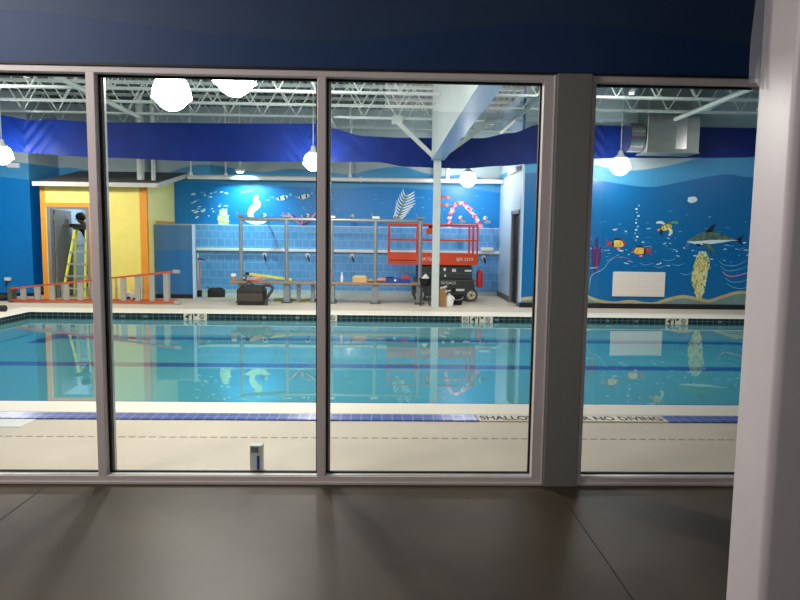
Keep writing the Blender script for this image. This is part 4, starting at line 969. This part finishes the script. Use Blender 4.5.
a = MB(); a.cyl((-7.38, 12.3, .065), (-7.1, 12.3, .065), .062, M['bag'], 14); a.obj('roll', t, .015, smooth=True)
t = thing('carton', (-.77, 4.0, 0), 'white carton with a blue stripe standing outside the middle pane', 'carton')
a = MB(); a.box(-.825, -.748, 3.96, 4.02, 0, .19, M['carton']); a.obj('carton_body', t, .003)
a = MB(); a.box(-.780, -.765, 3.957, 3.961, .010, .125, M['navyact']); a.obj('blue_stripe', t)
a = MB(); a.box(-.818, -.77, 3.957, 3.961, .145, .18, M['cartongrey']); a.obj('printed_patch', t)
a = MB(); a.box(-.747, -.728, 3.96, 3.98, 0, .03, M['black']); a.obj('foot_clip', t, .003)

# ------------------------------------------------------------------ lobby column, near right
t = thing('lobby_column', (1.6, 2.3, 0), 'square white column with rounded edges in the lobby at right', 'column')
def rrect(m, x0, x1, y0, y1, z0, z1, r, mt, n=8):
    P = []
    for cx, cy, a0 in ((x1 - r, y1 - r, 0), (x0 + r, y1 - r, PI / 2), (x0 + r, y0 + r, PI), (x1 - r, y0 + r, 1.5 * PI)):
        for k in range(n + 1): P.append((cx + r * math.cos(a0 + PI / 2 * k / n), cy + r * math.sin(a0 + PI / 2 * k / n)))
    A = [m.bm.verts.new((x, y, z0)) for x, y in P]; B = [m.bm.verts.new((x, y, z1)) for x, y in P]
    for k in range(len(P)): m._f([A[k], A[(k + 1) % len(P)], B[(k + 1) % len(P)], B[k]], mt)
    m._f(A[::-1], mt); m._f(B, mt)
a = MB(); rrect(a, 1.368, 1.80, 2.18, 2.42, 0, 3.6, .03, M['colwhite']); a.obj('shaft', t, smooth=True)
def pf(u, v):
    z = 2.06 + v * 1.47; L_ = .22 * u                             # wraps from the far face round the left face
    if L_ < .14: x, y = 1.368 + .14 - L_, 2.426
    else: x, y = 1.362, 2.426 - (L_ - .14)
    k = .005 + .006 * noise.noise(Vector((u * 4, z * 3, 2))) + .003 * math.sin(u * 22 + z * 4)
    bulge = .012 * math.exp(-((u - .62) / .12) ** 2) * (math.exp(-((v - .1) / .12) ** 2) + .1)
    return (x - abs(k) - bulge * (1 if L_ > .1 else .6), y + (abs(k) if L_ < .16 else 0), z + .02 * math.sin(u * 11))
a = MB(); a.grid(pf, 70, 40, M['plastic']); a.obj('plastic_wrap', t, smooth=True)

# ------------------------------------------------------------------ world, camera, view
w = bpy.data.worlds.new('World'); S.world = w; w.use_nodes = True
w.node_tree.nodes['Background'].inputs[0].default_value = (.02, .025, .03, 1); w.node_tree.nodes['Background'].inputs[1].default_value = .3
cam = bpy.data.cameras.new('camera'); co = bpy.data.objects.new('camera', cam); C.objects.link(co)
F, PITCH, YAW, ROLL = 647., math.radians(5.55), math.radians(1.5), .0131
cam.sensor_fit = 'HORIZONTAL'; cam.sensor_width = 36; cam.lens = F / 800 * 36; cam.clip_start = .05
cy, sy, cpp, spp = math.cos(YAW), math.sin(YAW), math.cos(PITCH), math.sin(PITCH)
fw = Vector((sy * cpp, cy * cpp, -spp)); r = Vector((cy, -sy, 0)); u = Vector((sy * spp, cy * spp, cpp))
r2 = r * math.cos(ROLL) + u * math.sin(ROLL); u2 = u * math.cos(ROLL) - r * math.sin(ROLL)
co.matrix_world = Matrix(((r2.x, u2.x, -fw.x, 0), (r2.y, u2.y, -fw.y, 0), (r2.z, u2.z, -fw.z, 1.5), (0, 0, 0, 1)))
S.camera = co
S.view_settings.view_transform = 'Standard'; S.view_settings.look = 'None'; S.view_settings.exposure = 0
S.cycles.max_bounces = 10; S.cycles.transparent_max_bounces = 16; S.cycles.use_denoising = True
S.cycles.sample_clamp_indirect = 8
